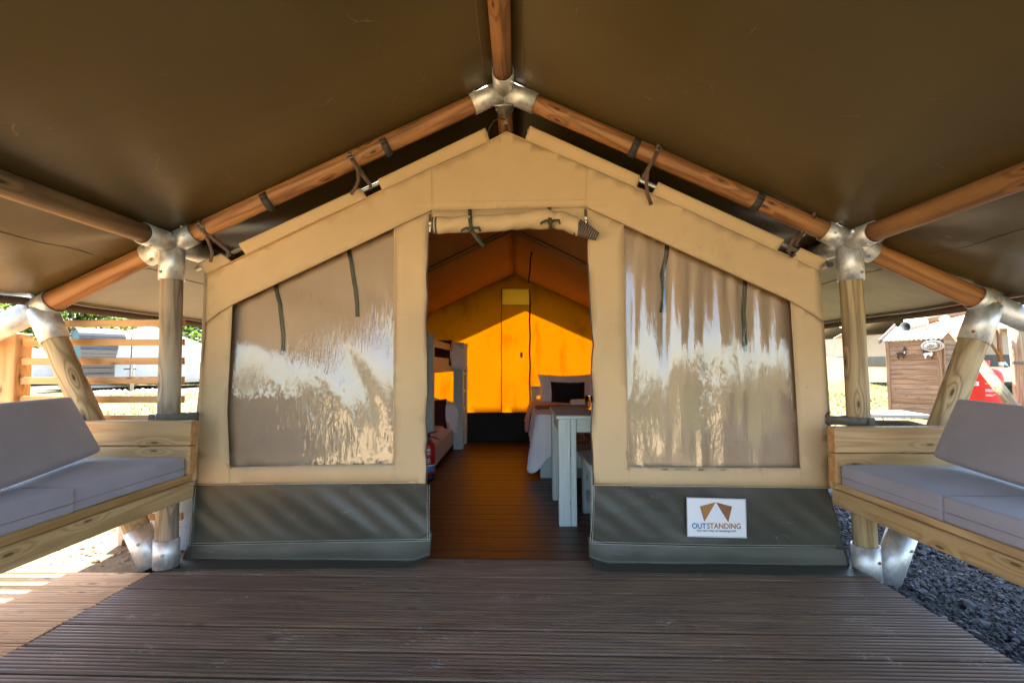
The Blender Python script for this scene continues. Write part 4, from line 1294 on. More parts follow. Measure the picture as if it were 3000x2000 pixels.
for (x, y) in ((1260, 665), (1716, 650)):
    mb = MB(); c = F(x, y, -.010) - TO
    mb.box(c + Vector((0, -.004, .018)), (.016, .006, .018)); mb.box(c + Vector((0, -.006, -.014)), (.011, .003, .036)); mb.tube(c + Vector((0, -.009, -.028)), c + Vector((0, -.006, -.028)), .004, n=8)
    mb.build('zip_slider', M['chrome'], tent, bevel=.002)
    mb = MB(); mb.box(c + Vector((0, 0, .045)), (.014, .003, .05)); mb.build('zip_tape', M['zip_brown'], tent)

# inside: roof, side walls, rear wall
RFX, RFZ = F(*PEAK).x, F(*PEAK).z
EL, ER = F(607, 806), F(2400, 792)
YB = 6.74
def inner_roof(E, nm):
    w = wavy(61, 5, 1, 3)
    mb = MB()
    def fn(a, b):
        y = 2.62 + (YB - 2.62) * b
        x = RFX + (E.x - RFX) * a; z = RFZ + (E.z - RFZ) * a
        z -= .03 * math.sin(math.pi * a) * math.sin(math.pi * ((b * 3) % 1)) + .006 * w(a * 3, b * 6)
        return Vector((x, y, z)) - TO
    mb.grid(fn, 24, 48)
    return mb.build('inner_roof', M['canvas_dark'], tent, 'inner roof cloth on the %s' % nm, solid=.002)
inner_roof(EL, 'left'); inner_roof(ER, 'right')
for E, bx, nm in ((EL, F(573, 1420).x, 'left'), (ER, F(2438, 1429).x, 'right')):
    mb = MB(); w = wavy(62, 5, 1, 4)
    mb.grid(lambda a, b: Vector((E.x + (bx - E.x) * (1 - a) + .01 * w(a * 2, b * 5), 2.625 + (YB - 2.625) * b, .39 + (E.z - .39) * a)) - TO, 10, 30)
    mb.build('side_wall', M['canvas'], tent, '%s side wall of the tent' % nm, solid=.002)
    mb = MB()
    mb.grid(lambda a, b: Vector((bx + .01 * w(b * 6, a), 2.625 + (YB - 2.625) * b, .002 + .40 * a)) - TO, 4, 30)
    mb.build('side_skirt', M['skirt'], tent, solid=.002)
XL, XR = EL.x - .02, ER.x + .02
def RW(px, py, off=0.0): return P(px, py, YB + off) - TO
w = wavy(63, 6, 1.5, 6)
mb = MB()
def rear(a, b):
    x = XL + (XR - XL) * a
    top = RFZ + (EL.z - RFZ) * min(1, (RFX - x) / (RFX - EL.x)) if x < RFX else RFZ + (ER.z - RFZ) * min(1, (x - RFX) / (ER.x - RFX))
    z = .39 + (top - .39) * b
    return Vector((x, YB + .012 * w(x * 1.5, z * 1.2), z)) - TO
def proj(p):
    q = CAM_R.transposed() @ (p - CAM_P)
    return (1500 + FPX * q.x / -q.z, 1000 - FPX * q.y / -q.z)
rw_out = [proj(Vector(q)) for q in ((XL, YB, .39), (XL, YB, EL.z), (RFX, YB, RFZ), (XR, YB, ER.z), (XR, YB, .39))]
VENT = [(1471, 846), (1551, 846), (1551, 893), (1471, 893)]
def rear3(px, py):
    p = P(px, py, YB); return p + Vector((0, .012 * w(p.x * 1.5, p.z * 1.2), 0)) - TO
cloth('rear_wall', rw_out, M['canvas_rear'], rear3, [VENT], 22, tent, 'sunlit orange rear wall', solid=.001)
mb = MB(); w2 = wavy(64, 7, 2, 9)
mb.grid(lambda a, b: Vector((XL + (XR - XL) * a, YB - .01 + .018 * w2(a * 9, b * 1.5) * math.sin(math.pi * b) - .03 * (1 - b) ** 3, .43 * b - .028)) - TO, 60, 8)
mb.build('rear_skirt', M['black_skirt'], tent, 'black skirt of the rear wall', solid=.002)
for x, r in ((1469, .006), (1552, .013)):
    mb = MB(); mb.path([RW(x + (1.2 if (k % 2) else -.6), 850 + 358 * k / 8, -.025) for k in range(9)], r, 6)
    mb.build('rear_zip', M['black'], tent)
mb = MB(); mb.quad(RW(1471, 846, -.03), RW(1471, 893, -.03), RW(1551, 893, -.03), RW(1551, 846, -.03))
vent = mb.build('vent_window', M['mesh_window'], tent, 'small vent window near the rear peak', solid=.002)
mb = MB()
for a, b in (((1470, 845), (1551, 845)), ((1470, 894), (1551, 894)), ((1470, 845), (1470, 894)), ((1551, 845), (1551, 894))):
    mb.path([RW(*a, -.034), RW(*b, -.034)], .006, 6)
mb.build('vent_frame', M['thread_dark'], vent)
mb = MB()
lb = [(1524, 1032), (1531, 1032), (1531, 1047), (1524, 1047)]
mb.prism([RW(*p, -.03) for p in lb], (0, -.003, 0)); mb.build('care_label', M['thread_dark'], tent)
# seams of the inner roof
for Y in (4.38, 4.52):
    mb = MB()
    pts = [Vector((EL.x, Y, EL.z - .015)), Vector((RFX, Y, RFZ - .02)), Vector((ER.x, Y, ER.z - .015))]
    mb.path([p - TO for p in (pts[0], pts[0].lerp(pts[1], .5) - Vector((0, 0, .022)), pts[1], pts[1].lerp(pts[2], .5) - Vector((0, 0, .022)), pts[2])], .011 if Y > 4.4 else .006, 8)
    mb.build('roof_seam', M['black'] if Y < 4.4 else M['thread_dark'], tent)

# the other half of the pole that pokes out at the right corner
mb = MB(); mb.tube(F(2412, 782, .03) - TO, F(2431, 775, -.10) - TO, .013, n=14)
mb.build('corner_tube', M['tube'], tent)
mb = MB(); e0 = F(2431, 775, -.10) - TO; mb.tube(e0, e0 + (F(2433, 774, -.112) - F(2431, 775, -.10)), .0145, n=14); mb.build('tube_end', M['black'], tent)

# ------------------------------------------------------------------ straps and bands
def ring_pts(c, ax, r, a0, a1, n=16):
    ax = Vector(ax).normalized(); e = Vector((0, -1, 0)) - ax * (-ax.y)
    if e.length < .1: e = Vector((0, 0, 1))
    e.normalize(); g = ax.cross(e)
    return [c + (e * math.cos(a) + g * math.sin(a)) * r for a in [a0 + (a1 - a0) * i / n for i in range(n + 1)]]
def fixing_band(px, py, J, ragged=False):
    c = P(px, py, 2.54); ax = (J - JP).normalized()
    if ax.x < 0: ax = -ax
    mb = MB(); mb.ribbon([p - CO for p in ring_pts(c, ax, .0505, 0, 2 * math.pi, 24)], ax, .040, .003)
    mb.ribbon([p - CO for p in ring_pts(c, ax, .053, .6, 1.9, 8)] , ax, .036, .003)
    o = mb.build('fixing_band', M['webbing_dark'], canopy)
for px, py, J in ((786, 588, JL), (1132, 430, JL), (1858, 434, JR), (2216, 590, JR)):
    fixing_band(px, py, J)
def strap(rp, tube_p, tail, J, lab, buckle_front=True):
    """Brown webbing strap: round the rafter, through a cam buckle, down round the tent's tube."""
    c = P(*rp, 2.54); ax = (J - JP).normalized()
    if ax.x < 0: ax = -ax
    root = empty('tension_strap', c, label=lab, cat='strap', group='webbing straps hanging the tent from the rafters')
    L = lambda p: Vector(p) - c
    mb = MB(); mb.ribbon([L(p) for p in ring_pts(c, ax, .0495, 0, 2 * math.pi, 24)], ax, .020, .002)
    mb.build('loop', M['webbing'], root)
    tp = F(*tube_p, .004)
    b0 = c + Vector((.006, -.056, -.010)) if buckle_front else c.lerp(tp, .62) + Vector((.0, -.02, 0))
    dn = (tp - b0).normalized()
    side = ax
    mb = MB()
    mb.ribbon([L(b0), L(b0.lerp(tp, .5) + Vector((0, -.004, 0))), L(tp + Vector((0, -.016, .006))), L(tp + Vector((0, -.014, -.012))), L(tp + Vector((0, .012, -.010))), L(tp + Vector((0, .016, .006))), L(c + Vector((0, .045, -.03)))], side, .020, .002)
    mb.build('hanger', M['webbing'], root)
    mb = MB(); T = [F(*t[:2], t[2] if len(t) > 2 else -.09) for t in tail]
    mb.ribbon([L(b0 + Vector((0, -.006, 0)))] + [L(t) for t in T], side, .019, .002)
    mb.build('tail', M['webbing'], root)
    # buckle: two side bars, two cross bars, and a cam
    R = Matrix((side, (side.cross(dn)).normalized(), dn)).transposed()
    mb = MB(); q = L(b0) + Vector((0, -.005, 0))
    for sx in (-1, 1): mb.box(q + R @ Vector((sx * .0125, 0, 0)), (.003, .008, .034), R)
    for sz in (-1, 1): mb.box(q + R @ Vector((0, 0, sz * .0155)), (.025, .004, .004), R)
    mb.box(q + R @ Vector((0, -.003, .006)), (.022, .006, .014), R)
    mb.build('buckle', M['chrome'], root, bevel=.001)
    return root
strap((603, 668), (676, 744), [(610, 705, -.09), (622, 740, -.075), (616, 768, -.07)], JL, 'brown buckled strap nearest the left post')
strap((1037, 470), (1087, 546), [(1049, 500, -.09), (1050, 530, -.085), (1041, 552, -.08), (1028, 570, -.075)], JL, 'brown buckled strap on the left rafter near the middle')
strap((1916, 448), (1884, 522), [(1897, 500, -.09), (1894, 540, -.075), (1898, 572, -.055), (1908, 600, -.03)], JR, 'brown buckled strap on the right rafter near the middle')
strap((2368, 640), (2330, 716), [(2321, 705, -.06), (2310, 735, -.05), (2318, 752, -.03), (2332, 740, -.0)], JR, 'brown buckled strap nearest the right post', False)
# the strap at the peak
c = P(1476, 310, 2.50)
pk = empty('peak_strap', c, label='narrow brown strap with curled tail holding up the tent peak', cat='strap')
mb = MB(); mb.path([P(1447, 308, 2.47) - c, P(1450, 309, 2.46) - c, P(1476, 309, 2.45) - c, P(1498, 307, 2.46) - c, P(1501, 307, 2.47) - c], .006, 10); mb.build('pin', M['tube'], pk)
mb = MB(); mb.ribbon([P(1476, 309, 2.44) - c, P(1478, 330, 2.46) - c, P(1481, 356, 2.49) - c, F(1484, 384, -.01) - c], (1, 0, 0), .020, .002); mb.build('hanger', M['webbing'], pk)
mb = MB(); mb.ribbon([P(1481, 352, 2.48) - c, P(1462, 346, 2.46) - c, P(1445, 356, 2.46) - c, P(1435, 372, 2.48) - c, P(1431, 388, 2.5) - c], (.3, .6, .7), .016, .0015); mb.build('tail', M['webbing'], pk)
mb = MB()
q = P(1481, 357, 2.475) - c
for sx in (-1, 1): mb.box(q + Vector((sx * .011, 0, 0)), (.003, .008, .03))
mb.box(q + Vector((0, -.003, -.004)), (.02, .006, .014)); mb.box(q + Vector((0, 0, .014)), (.022, .004, .004)); mb.build('buckle', M['chrome'], pk, bevel=.001)
# webbing loops that tie the tent corners to the posts
def post_strap(cp, r, edge, s, lab, rot):
    c = P(*cp, 2.54); root = empty('post_strap', c, label=lab, cat='strap', group='straps tying the tent sides to the posts')
    up = Vector((0, 0, 1))
    e = F(edge[0], edge[1], .0) - c
    tip = Vector((s * (r + .075), .03, .004))
    pts = []
    a0, a1 = math.radians(-62), math.radians(-300)
    ring = [Vector((s * r * math.cos(a), r * math.sin(a) * 1.0, 0)) for a in np.linspace(math.radians(-40), math.radians(-320), 22)]
    mb = MB(); mb.ribbon([tip] + ring + [tip + Vector((0, .01, -.01))], up, .044, .003); mb.build('band', M['webbing_grey'], root)
    k = Vector((-s * r * .55, -r * .95, 0)) if rot else Vector((s * r * .0 - s * .02, -r * 1.03, 0))
    mb = MB(); mb.box(k + Vector((-s * .02, -.002, 0)), (.028, .014, .044), Matrix.Rotation(.3 * s, 3, 'Z')); mb.build('keeper', M['webbing_grey'], root, bevel=.005, seg=2)
    mb = MB()
    for (dz, ez) in ((.015, .030), (-.015, -.040)):
        mb.path([tip + Vector((0, 0, dz)), tip.lerp(e, .5) + Vector((0, 0, dz + (ez - dz) * .8)), e + Vector((0, 0, ez))], .0045, 8)
    mb.build('cord', M['cord'], root)
post_strap((496, 1222), .058, (575, 1226), 1, 'grey green strap tying the tent to the left post', True)
post_strap((2506, 1232), .058, (2432, 1222), -1, 'grey green strap tying the tent to the right post', False)
# ------------------------------------------------------------------ benches and cushions
def rbox(name, mat, size, bev=.02, puff=.006, loc=(0, 0, 0), rot=None, seed=0, parent=None):
    """A foam block in a woven cover: rounded edges, slightly crowned faces."""
    bm = bmesh.new(); bmesh.ops.create_cube(bm, size=1.0)
    for v in bm.verts: v.co = Vector((v.co.x * size[0], v.co.y * size[1], v.co.z * size[2]))
    bmesh.ops.bevel(bm, geom=bm.edges[:], offset=bev, segments=4, profile=.6, affect='EDGES')
    ex = [e for e in bm.edges if e.calc_length() > .12]
    bmesh.ops.subdivide_edges(bm, edges=ex, cuts=9, use_grid_fill=True)
    w = wavy(seed + 400, 6, 3, 12)
    for v in bm.verts:
        a = max(0, 1 - (2 * v.co.x / size[0]) ** 2); b = max(0, 1 - (2 * v.co.y / size[1]) ** 2); cc = max(0, 1 - (2 * v.co.z / size[2]) ** 2)
        n = v.normal
        v.co += n * (puff * (a * b * abs(n.z) + a * cc * abs(n.y) + b * cc * abs(n.x)) + .0025 * w(v.co.x * 1.3, v.co.y * 1.3 + v.co.z))
    me = bpy.data.meshes.new(name); bm.to_mesh(me); bm.free()
    for p in me.polygons: p.use_smooth = True
    me.materials.append(mat)
    o = link_mesh(name, me, parent)
    o.location = loc
    if rot is not None: o.rotation_euler = rot
    return o

def bench(s, xf, zt, zm, zb, yend, lab, ends):
    """s: -1 left, 1 right. xf: x of the front rail; rails run towards the viewer."""
    root = empty('bench', (xf, yend, 0), label=lab, cat='bench')
    L = 1.9; yc = -L / 2 - .0
    th = .045
    mb = MB(); mb.box((s * th / 2, -L / 2 + .012, (zm + zb) / 2), (th, L, zm - zb - .002), ax=1); mb.build('front_rail', M['timber_olive'], root, 'thick front rail of the bench', bevel=.004)
    mb = MB(); mb.box((s * (.05 + .012), -L / 2 + .010, (zt + zm) / 2), (.10, L, zt - zm - .001), ax=1); mb.build('seat_edge', M['timber'], root, bevel=.003)
    # plank seat
    for k in range(5):
        mb = MB(); mb.box((s * (.175 + k * .118), -L / 2, zt - .022), (.112, L - .02, .028), ax=1); mb.build('seat_plank', M['timber'], root, bevel=.003)
    # end boards towards the tent
    z0 = zt - .005
    W = .78
    for (za, zb2) in ((zt + .148, zt + .272), (zt + .002, zt + .145)):
        mb = MB(); mb.box((s * (W / 2 - .004), -.022 + .012, (za + zb2) / 2), (W, .046, zb2 - za)); mb.build('end_board', M['timber'], root, bevel=.004)
        mb = MB(); mb.box((s * -.0048, -.010, (za + zb2) / 2), (.002, .043, zb2 - za - .006)); mb.build('end_grain', M['end_grain'], root)
    mb = MB(); mb.box((s * (W / 2), .024, (zt + .268 + zm) / 2), (W, .020, zt + .268 - zm)); mb.build('end_board', M['timber'], root, bevel=.003)  # filler behind the end boards, added to stop daylight showing through the gap
    # back rail under the back cushion, legs
    mb = MB(); mb.box((s * .70, -L / 2, zb + .03), (.045, L, .10), ax=1); mb.build('back_rail', M['timber_olive'], root, bevel=.004)
    for yy in (-1.78, -1.3):
        mb = MB(); mb.box((s * .66, yy, (zb) / 2 - .02), (.07, .07, zb + .04), ax=2); mb.build('leg', M['timber_olive'], root, bevel=.003)
    mb = MB()
    for (yy, zz) in ((-.03, zm - .025), (-.03, zb + .03)):
        mb.tube((-s * .001, yy, zz), (-s * .003, yy, zz), .0045, n=8, smooth=False)
    mb.build('screw', M['bolt'], root)
    return root
XFL = P(564, 1409, 2.44).x; XFR = P(2441, 1431, 2.40).x
zz = lambda px, py, y: P(px, py, y).z
bl = bench(-1, XFL, zz(564, 1388, 2.44), zz(564, 1409, 2.44), zz(563, 1457, 2.44), 2.44, 'pale timber bench with grey cushions left of the tent', None)
br = bench(1, XFR, zz(2440, 1412, 2.40), zz(2441, 1431, 2.40), zz(2442, 1478, 2.40), 2.40, 'pale timber bench with grey cushions right of the tent', None)
CT = .092
for s, xf, ye, zt, sd in ((-1, XFL, 2.395, zz(564, 1388, 2.44), 1), (1, XFR, 2.355, zz(2440, 1412, 2.40), 2)):
    w = .62
    y1 = 1.79 if s < 0 else 1.80
    a = rbox('seat_cushion', M['cushion'], (w, ye - y1 - .004, CT), .013, .004, (xf + s * (w / 2 + .008), (ye + y1) / 2, zt + CT / 2 + .001), seed=sd)
    b = rbox('seat_cushion', M['cushion'], (w, .86, CT), .013, .004, (xf + s * (w / 2 + .004 - (.012 if s < 0 else 0)), y1 - .435, zt + CT / 2 + .004), seed=sd + 5)
    side = 'left' if s < 0 else 'right'
    tag(a, 'grey seat cushion on the %s bench next to the tent' % side, 'cushion', 'grey bench cushions')
    tag(b, 'grey seat cushion at the near end of the %s bench' % side, 'cushion', 'grey bench cushions')
    for o, yy, l in ((a, ye - y1, 0), (b, .86, 0)):
        mb = MB(); x = -s * (w / 2 + .003)
        mb.path([Vector((x, -yy / 2 + .01, -.008)), Vector((x, 0, -.007)), Vector((x, yy / 2 - .01, -.008))], .0009, 5)
        mb.build('piping', M['cushion_seam'], o)
# back cushions lean outwards on the braces
def back_cushion(tr, br_, bn, tn, y0, y1, lab, sd, s):
    """corner pixels of the face: top and bottom at the tent end, bottom and top at the near end."""
    A, B = P(*tr, y0 + .02), P(*br_, y0 - .04)
    C_, D = P(*bn, y1 - .04), P(*tn, y1 + .02)
    root = None
    up = ((A - B) + (D - C_)).normalized(); al = ((C_ - B) + (D - A)).normalized(); up = (up - al * up.dot(al)).normalized()
    nn = al.cross(up).normalized()
    if nn.dot(CAM_P - A) < 0: nn = -nn
    H = ((A - B).length + (D - C_).length) / 2; L = ((C_ - B).length + (D - A).length) / 2 + .35
    c = (A + B) / 2 + al * (L / 2) - nn * .045
    o = rbox('back_cushion', M['cushion'], (L, H, .10), .022, .008, c, None, sd)
    o.rotation_euler = Matrix((al, nn.cross(al), nn)).transposed().to_euler()
    tag(o, lab, 'cushion', 'grey bench cushions')
back_cushion((209, 1165), (299, 1318), (0, 1402), (0, 1194), 2.30, 1.72, 'grey back cushion leaning on the left brace', 21, -1)
back_cushion((2797, 1174), (2739, 1330), (3000, 1414), (3000, 1188), 2.30, 1.88, 'grey back cushion leaning on the right brace', 22, 1)

# ------------------------------------------------------------------ slatted screen at the left
sc = empty('slatted_screen', (-2.4, 2.66, 0), label='open screen of orange pine slats behind the left bench', cat='screen')
SO = Vector((-2.4, 2.66, 0))
for i, py in enumerate((946, 1001.5, 1057, 1113, 1169, 1225.5, 1282, 1339, 1396, 1453, 1512)):
    R = P(540 - i * .55, py, 2.66)
    mb = MB(); mb.box(Vector(((R.x - 2.80) / 2, 2.66, R.z)) - SO, (R.x + 2.80, .022, .0385))
    o = mb.build('slat', M['slat'], sc, bevel=.002)
    o.rotation_euler = (0, random.uniform(-.0012, .0012), 0)
mb = MB()
mb.box((-2.803 - .095 + 2.4, .008, .615), (.19, .096, 1.26), ax=2)
mb.build('screen_post', M['slat'], sc, 'square orange timber post at the left edge', bevel=.004)

# ------------------------------------------------------------------ plastic things behind the left posts
c = PZ(375, 1608, -.03); g0 = gz(c.x, c.y)
bx = empty('plastic_base', (c.x, c.y + .15, -.015), label='beige plastic base with moulded hook on the sand behind the left brace', cat='plastic base')
mb = MB()
pro = [(-.075, 0), (-.075, .165), (-.06, .175), (.16, .175), (.18, .16), (.18, .02), (.10, .02), (.09, .035), (-.045, .035), (-.05, 0)]
mb.prism([Vector((x, -.14, z)) for x, z in pro], (0, .22, 0)); mb.build('body', M['plastic_beige'], bx, bevel=.004, seg=2)
mb = MB(); mb.path([Vector((x, -.143, z)) for x, z in ((-.035, .115), (-.02, .122), (-.008, .112), (-.012, .08), (-.025, .056), (-.04, .052))], .005, 8); mb.build('hook', M['plastic_beige'], bx)
c = P(560, 1500, 2.92)
tk = empty('water_drum', (c.x - .0, 2.95, -.03), label='pale blue plastic drum between the left post and the tent', cat='drum')
mb = MB(); mb.lathe([(.135, 0), (.142, .01), (.145, .05), (.145, .50), (.138, .535), (.10, .555), (.0, .56)], (0, 0, 0), 32); mb.build('body', M['plastic_blue'], tk)
mb = MB()
for z in (.16, .36): mb.lathe([(.146, z - .008), (.149, z), (.146, z + .008)], (0, 0, 0), 32)
mb.build('band', M['plastic_blue'], tk)
mb = MB(); mb.tube((.05, -.04, .555), (.05, -.04, .59), .03, n=16); mb.build('cap', M['plastic_blue'], tk)

# ------------------------------------------------------------------ inside the tent
def wbox(mb, x0, x1, y0, y1, z0, z1, ax=2):
    mb.box(((x0 + x1) / 2, (y0 + y1) / 2, (z0 + z1) / 2), (x1 - x0, y1 - y0, z1 - z0), ax=ax)
# bunk bed on the left
bk_ = empty('bunk_bed', (0, 0, 0), label='grey green wooden bunk bed with ladder inside the tent', cat='bunk bed')
X0 = P(1272, 1200, 4.73).x
def bpart(name, x0, x1, y0, y1, z0, z1, ax=2, lab=None):
    mb = MB(); wbox(mb, x0, x1, y0, y1, z0, z1, ax); return mb.build(name, M['paint'], bk_, lab, bevel=.004)
bpart('post', X0 - .10, X0, 4.66, 4.75, 0, 1.365)
bpart('post', X0 - .80, X0 - .70, 4.66, 4.75, 0, 1.365)
bpart('post', X0 - .80, X0 - .70, 6.55, 6.64, 0, 1.365)
bpart('post', X0 - .06, X0, 6.55, 6.64, 0, 1.35)
bpart('guard_rail', X0 - .03, X0 - .002, 4.75, 6.55, 1.245, 1.32, 1)
bpart('upper_rail', X0 - .03, X0 - .002, 4.75, 6.55, .985, 1.145, 1)
bpart('lower_rail', X0 - .03, X0 - .002, 4.75, 6.55, .055, .265, 1)
bpart('end_rail', X0 - .70, X0 - .10, 4.69, 4.72, .985, 1.145, 0); bpart('end_rail', X0 - .70, X0 - .10, 4.69, 4.72, .055, .265, 0)
bpart('bed_base', X0 - .76, X0 - .03, 4.74, 6.58, .99, 1.02, 1); bpart('bed_base', X0 - .76, X0 - .03, 4.74, 6.58, .19, .22, 1)
lx = P(1334, 1306, 6.15).x
for yy, zt_ in ((6.10, 1.355), (6.52, 1.345)):
    mb = MB()
    q = [(yy, 0), (yy + .12, 0), (yy + .12, zt_ - .04), (yy + .09, zt_), (yy, zt_)]
    mb.prism([Vector((lx + .0, y, z)) for y, z in q], (.10, 0, 0)) if False else mb.prism([Vector((X0 + .002, y, z)) for y, z in q], (lx + .10 - X0, 0, 0))
    mb.build('ladder_side', M['paint'], bk_, bevel=.004)
for z in (.22, .485, .72, .95, 1.17):
    bpart('rung', X0 + .02, lx + .09, 6.22, 6.52, z - .018, z + .018, 1)
def thing(o, lab, cat, grp=None): return tag(o, lab, cat, grp)
m1 = rbox('mattress', M['linen_pink'], (.68, 1.78, .13), .035, .012, (X0 - .375, 5.66, 1.085), seed=31); thing(m1, 'pink covered mattress on the upper bunk', 'mattress', 'bunk mattresses')
m2 = rbox('mattress', M['linen_pink'], (.66, 1.78, .14), .035, .014, (X0 - .37, 5.66, .292), seed=32); thing(m2, 'pink covered mattress on the lower bunk', 'mattress', 'bunk mattresses')
def pillow(name, mat, W, H, T, loc, rot, seed, lab, grp=None, corner=.10):
    w = wavy(seed, 7, 2, 8); mb = MB()
    n = 26
    for sgn in (1, -1):
        def fn(a, b, sgn=sgn):
            u, v = a * 2 - 1, b * 2 - 1
            t = ((1 - abs(u) ** 3.2) * (1 - abs(v) ** 3.2)) ** .55 if abs(u) < 1 and abs(v) < 1 else 0
            x = u * W / 2 * (1 - corner * (1 - v * v)); z = v * H / 2 * (1 - corner * (1 - u * u))
            return Vector((x, -sgn * (T / 2 * t * (1 + .14 * w(u, v))) , z + .006 * w(v * 2, u * 2)))
        mb.grid(fn, n, n, True, flip=(sgn < 0))
    o = mb.build(name, M[mat], None)
    o.location = loc; o.rotation_euler = rot
    return tag(o, lab, 'cushion' if 'cushion' in name else 'pillow', grp)
pillow('pillow', 'linen', .62, .38, .15, P(1303, 1038, 6.05), (-.35, .1, .35), 41, 'pale pillow propped on the upper bunk', 'white bed pillows')
pillow('cushion', 'maroon', .46, .34, .13, P(1268, 1030, 5.75), (-.35, .05, .2), 42, 'dark maroon cushion on the upper bunk', 'maroon bunk cushions')
pillow('pillow', 'linen', .52, .40, .17, P(1291, 1211, 6.05), (-.35, .25, .35), 43, 'white pillow propped on the lower bunk', 'white bed pillows')
pillow('cushion', 'maroon', .44, .36, .12, P(1255, 1212, 5.6), (-.35, 0, .2), 44, 'dark maroon cushion on the lower bunk', 'maroon bunk cushions')

# double bed on the right
bd = empty('double_bed', (0, 0, 0), label='grey green double bed frame at the back right of the tent', cat='bed')
BX0 = P(1583, 1395, 4.55).x
def dpart(name, x0, x1, y0, y1, z0, z1, ax=2):
    mb = MB(); wbox(mb, x0, x1, y0, y1, z0, z1, ax); return mb.build(name, M['paint'], bd, bevel=.004)
dpart('foot_board', BX0, 1.62, 4.55, 4.60, .0, .36, 0)
dpart('side_rail', BX0 + .01, BX0 + .05, 4.60, 6.5, .10, .34, 1)
hx = P(1557, 1150, 6.56).x
dpart('headboard_post', hx, hx + .07, 6.54, 6.60, 0, zz(1570, 1137, 6.56)); dpart('headboard_post', 1.55, 1.62, 6.54, 6.60, 0, zz(1570, 1137, 6.56))
zt = zz(1570, 1137, 6.56)
dpart('headboard_rail', hx - .01, 1.63, 6.535, 6.605, zt, zt + .025, 0); dpart('headboard_rail', hx + .07, 1.55, 6.55, 6.59, zt - .10, zt - .001, 0); dpart('headboard_rail', hx + .07, 1.55, 6.55, 6.59, zt - .33, zt - .15, 0)
ma = rbox('mattress', M['linen'], (1.36, 1.86, .22), .05, .01, (.93, 5.56, .45), seed=51); thing(ma, 'mattress of the double bed', 'mattress')
def drape(name, mat, y0, y1, xedge, ztop, zhang, lab, cat, seed, fold=.02, tip=None, n=40):
    """A cover lying on the bed and hanging down its aisle side."""
    w = wavy(seed, 7, 3, 11); mb = MB()
    def fn(a, b):
        y = y0 + (y1 - y0) * b
        hang = ztop - zhang(b)
        top = 1.55 - xedge
        s = a * (top + hang)
        f = .012 * w(y * 2.2, s * 2.0)
        if s < top - .06:
            return Vector((1.55 - s, y + .01 * w(s * 2, y), ztop + f * .9))
        if s < top + .06:
            t = (s - top + .06) / .12 * math.pi / 2
            return Vector((xedge + .06 - .06 * math.sin(t) , y, ztop - .06 + .06 * math.cos(t) + f * .4))
        d = s - top - .06
        k = d / max(.01, hang)
        x = xedge - .01 - fold * (1.2 + math.sin(y * 26 + 3 * w(y, .2))) * k - .03 * k
        return Vector((x, y + .06 * k * w(y * 1.5, .4) + (tip or 0) * k * k, ztop - .06 - d))
    mb.grid(fn, 60, n)
    o = mb.build(name, M[mat], None, solid=.008)
    return tag(o, lab, cat)
xe = P(1560, 1230, 5.6).x
drape('bed_cover', 'linen_pink', 5.45, 6.40, xe - .02, .585, lambda b: .27 + .10 * abs(b - .35), 'dusky pink cover over the head half of the double bed', 'bed cover', 71, .018)
drape('throw', 'throw', 5.05, 5.50, xe + .01, .60, lambda b: .40 - .1 * b, 'brown woven throw laid across the double bed', 'throw', 72, .012, n=20)
def bed_sheet():
    # a sheet over the foot of the bed, falling in folds round the aisle corner
    w = wavy(73, 7, 3, 11); mb = MB()
    path = [Vector((1.5, 4.535)), Vector((xe + .12, 4.535)), Vector((xe + .06, 4.545)), Vector((xe + .025, 4.58)), Vector((xe + .012, 4.64)), Vector((xe + .01, 4.85)), Vector((xe + .01, 5.25))]
    acc = [0.0]
    for i in range(1, len(path)): acc.append(acc[-1] + (path[i] - path[i - 1]).length)
    T = acc[-1]; cs = acc[3] / T
    def at(a):
        d = a * T
        for i in range(1, len(path)):
            if d <= acc[i] + 1e-9:
                t = (d - acc[i - 1]) / (acc[i] - acc[i - 1]); q = path[i - 1].lerp(path[i], t); tg = (path[i] - path[i - 1]).normalized()
                return q, Vector((-tg.y, tg.x)) * -1
        return path[-1], Vector((-1, 0))
    def skirt_(a, b):
        q, _ = at(a); q0, _ = at(max(0, a - .04)); q1, _ = at(min(1, a + .04)); tg = (q1 - q0).normalized(); nrm = Vector((tg.y, -tg.x))
        if nrm.dot(Vector((-.6, -.8))) < 0: nrm = -nrm
        hang = .31 + .02 * w(a * 3, .3) + .19 * math.exp(-((a - cs) / .05) ** 2) - (.06 if a > cs + .1 else 0)
        f = (.012 + .030 * math.sin(a * 58 + 2 * w(a * 4, b * .3)) + .022 * math.exp(-((a - cs) / .06) ** 2) * 2.2) * b ** .8
        z = .595 - .04 * (1 - math.cos(min(1, b * 6) * math.pi / 2)) - hang * b
        o = nrm * (f + .02 * math.sin(min(1, b * 6) * math.pi / 2))
        return Vector((q.x + o.x, q.y + o.y, z + .008 * w(a * 9, b * 2)))
    mb.grid(skirt_, 150, 26)
    mb.grid(lambda a, b: Vector((xe + .02 + (1.48 - xe) * a, 4.54 + .72 * b, .588 + .010 * w(a * 2, b * 2))), 24, 14)
    return tag(mb.build('sheet', M['linen'], None, solid=.006), 'white sheet falling in folds over the foot of the double bed', 'sheet')
bed_sheet()
pillow('pillow', 'linen', .78, .44, .20, P(1662, 1142, 6.36), (-.32, 0, .03), 81, 'large white pillow against the headboard behind the black cushion', 'white bed pillows')
pillow('pillow', 'linen', .70, .42, .18, P(1790, 1146, 6.40), (-.32, 0, 0), 82, 'white pillow half hidden by the right door edge', 'white bed pillows')
pillow('cushion', 'navy', .44, .32, .14, P(1664, 1154, 6.10), (-.30, .02, .03), 83, 'black square cushion on the double bed', None, .05)
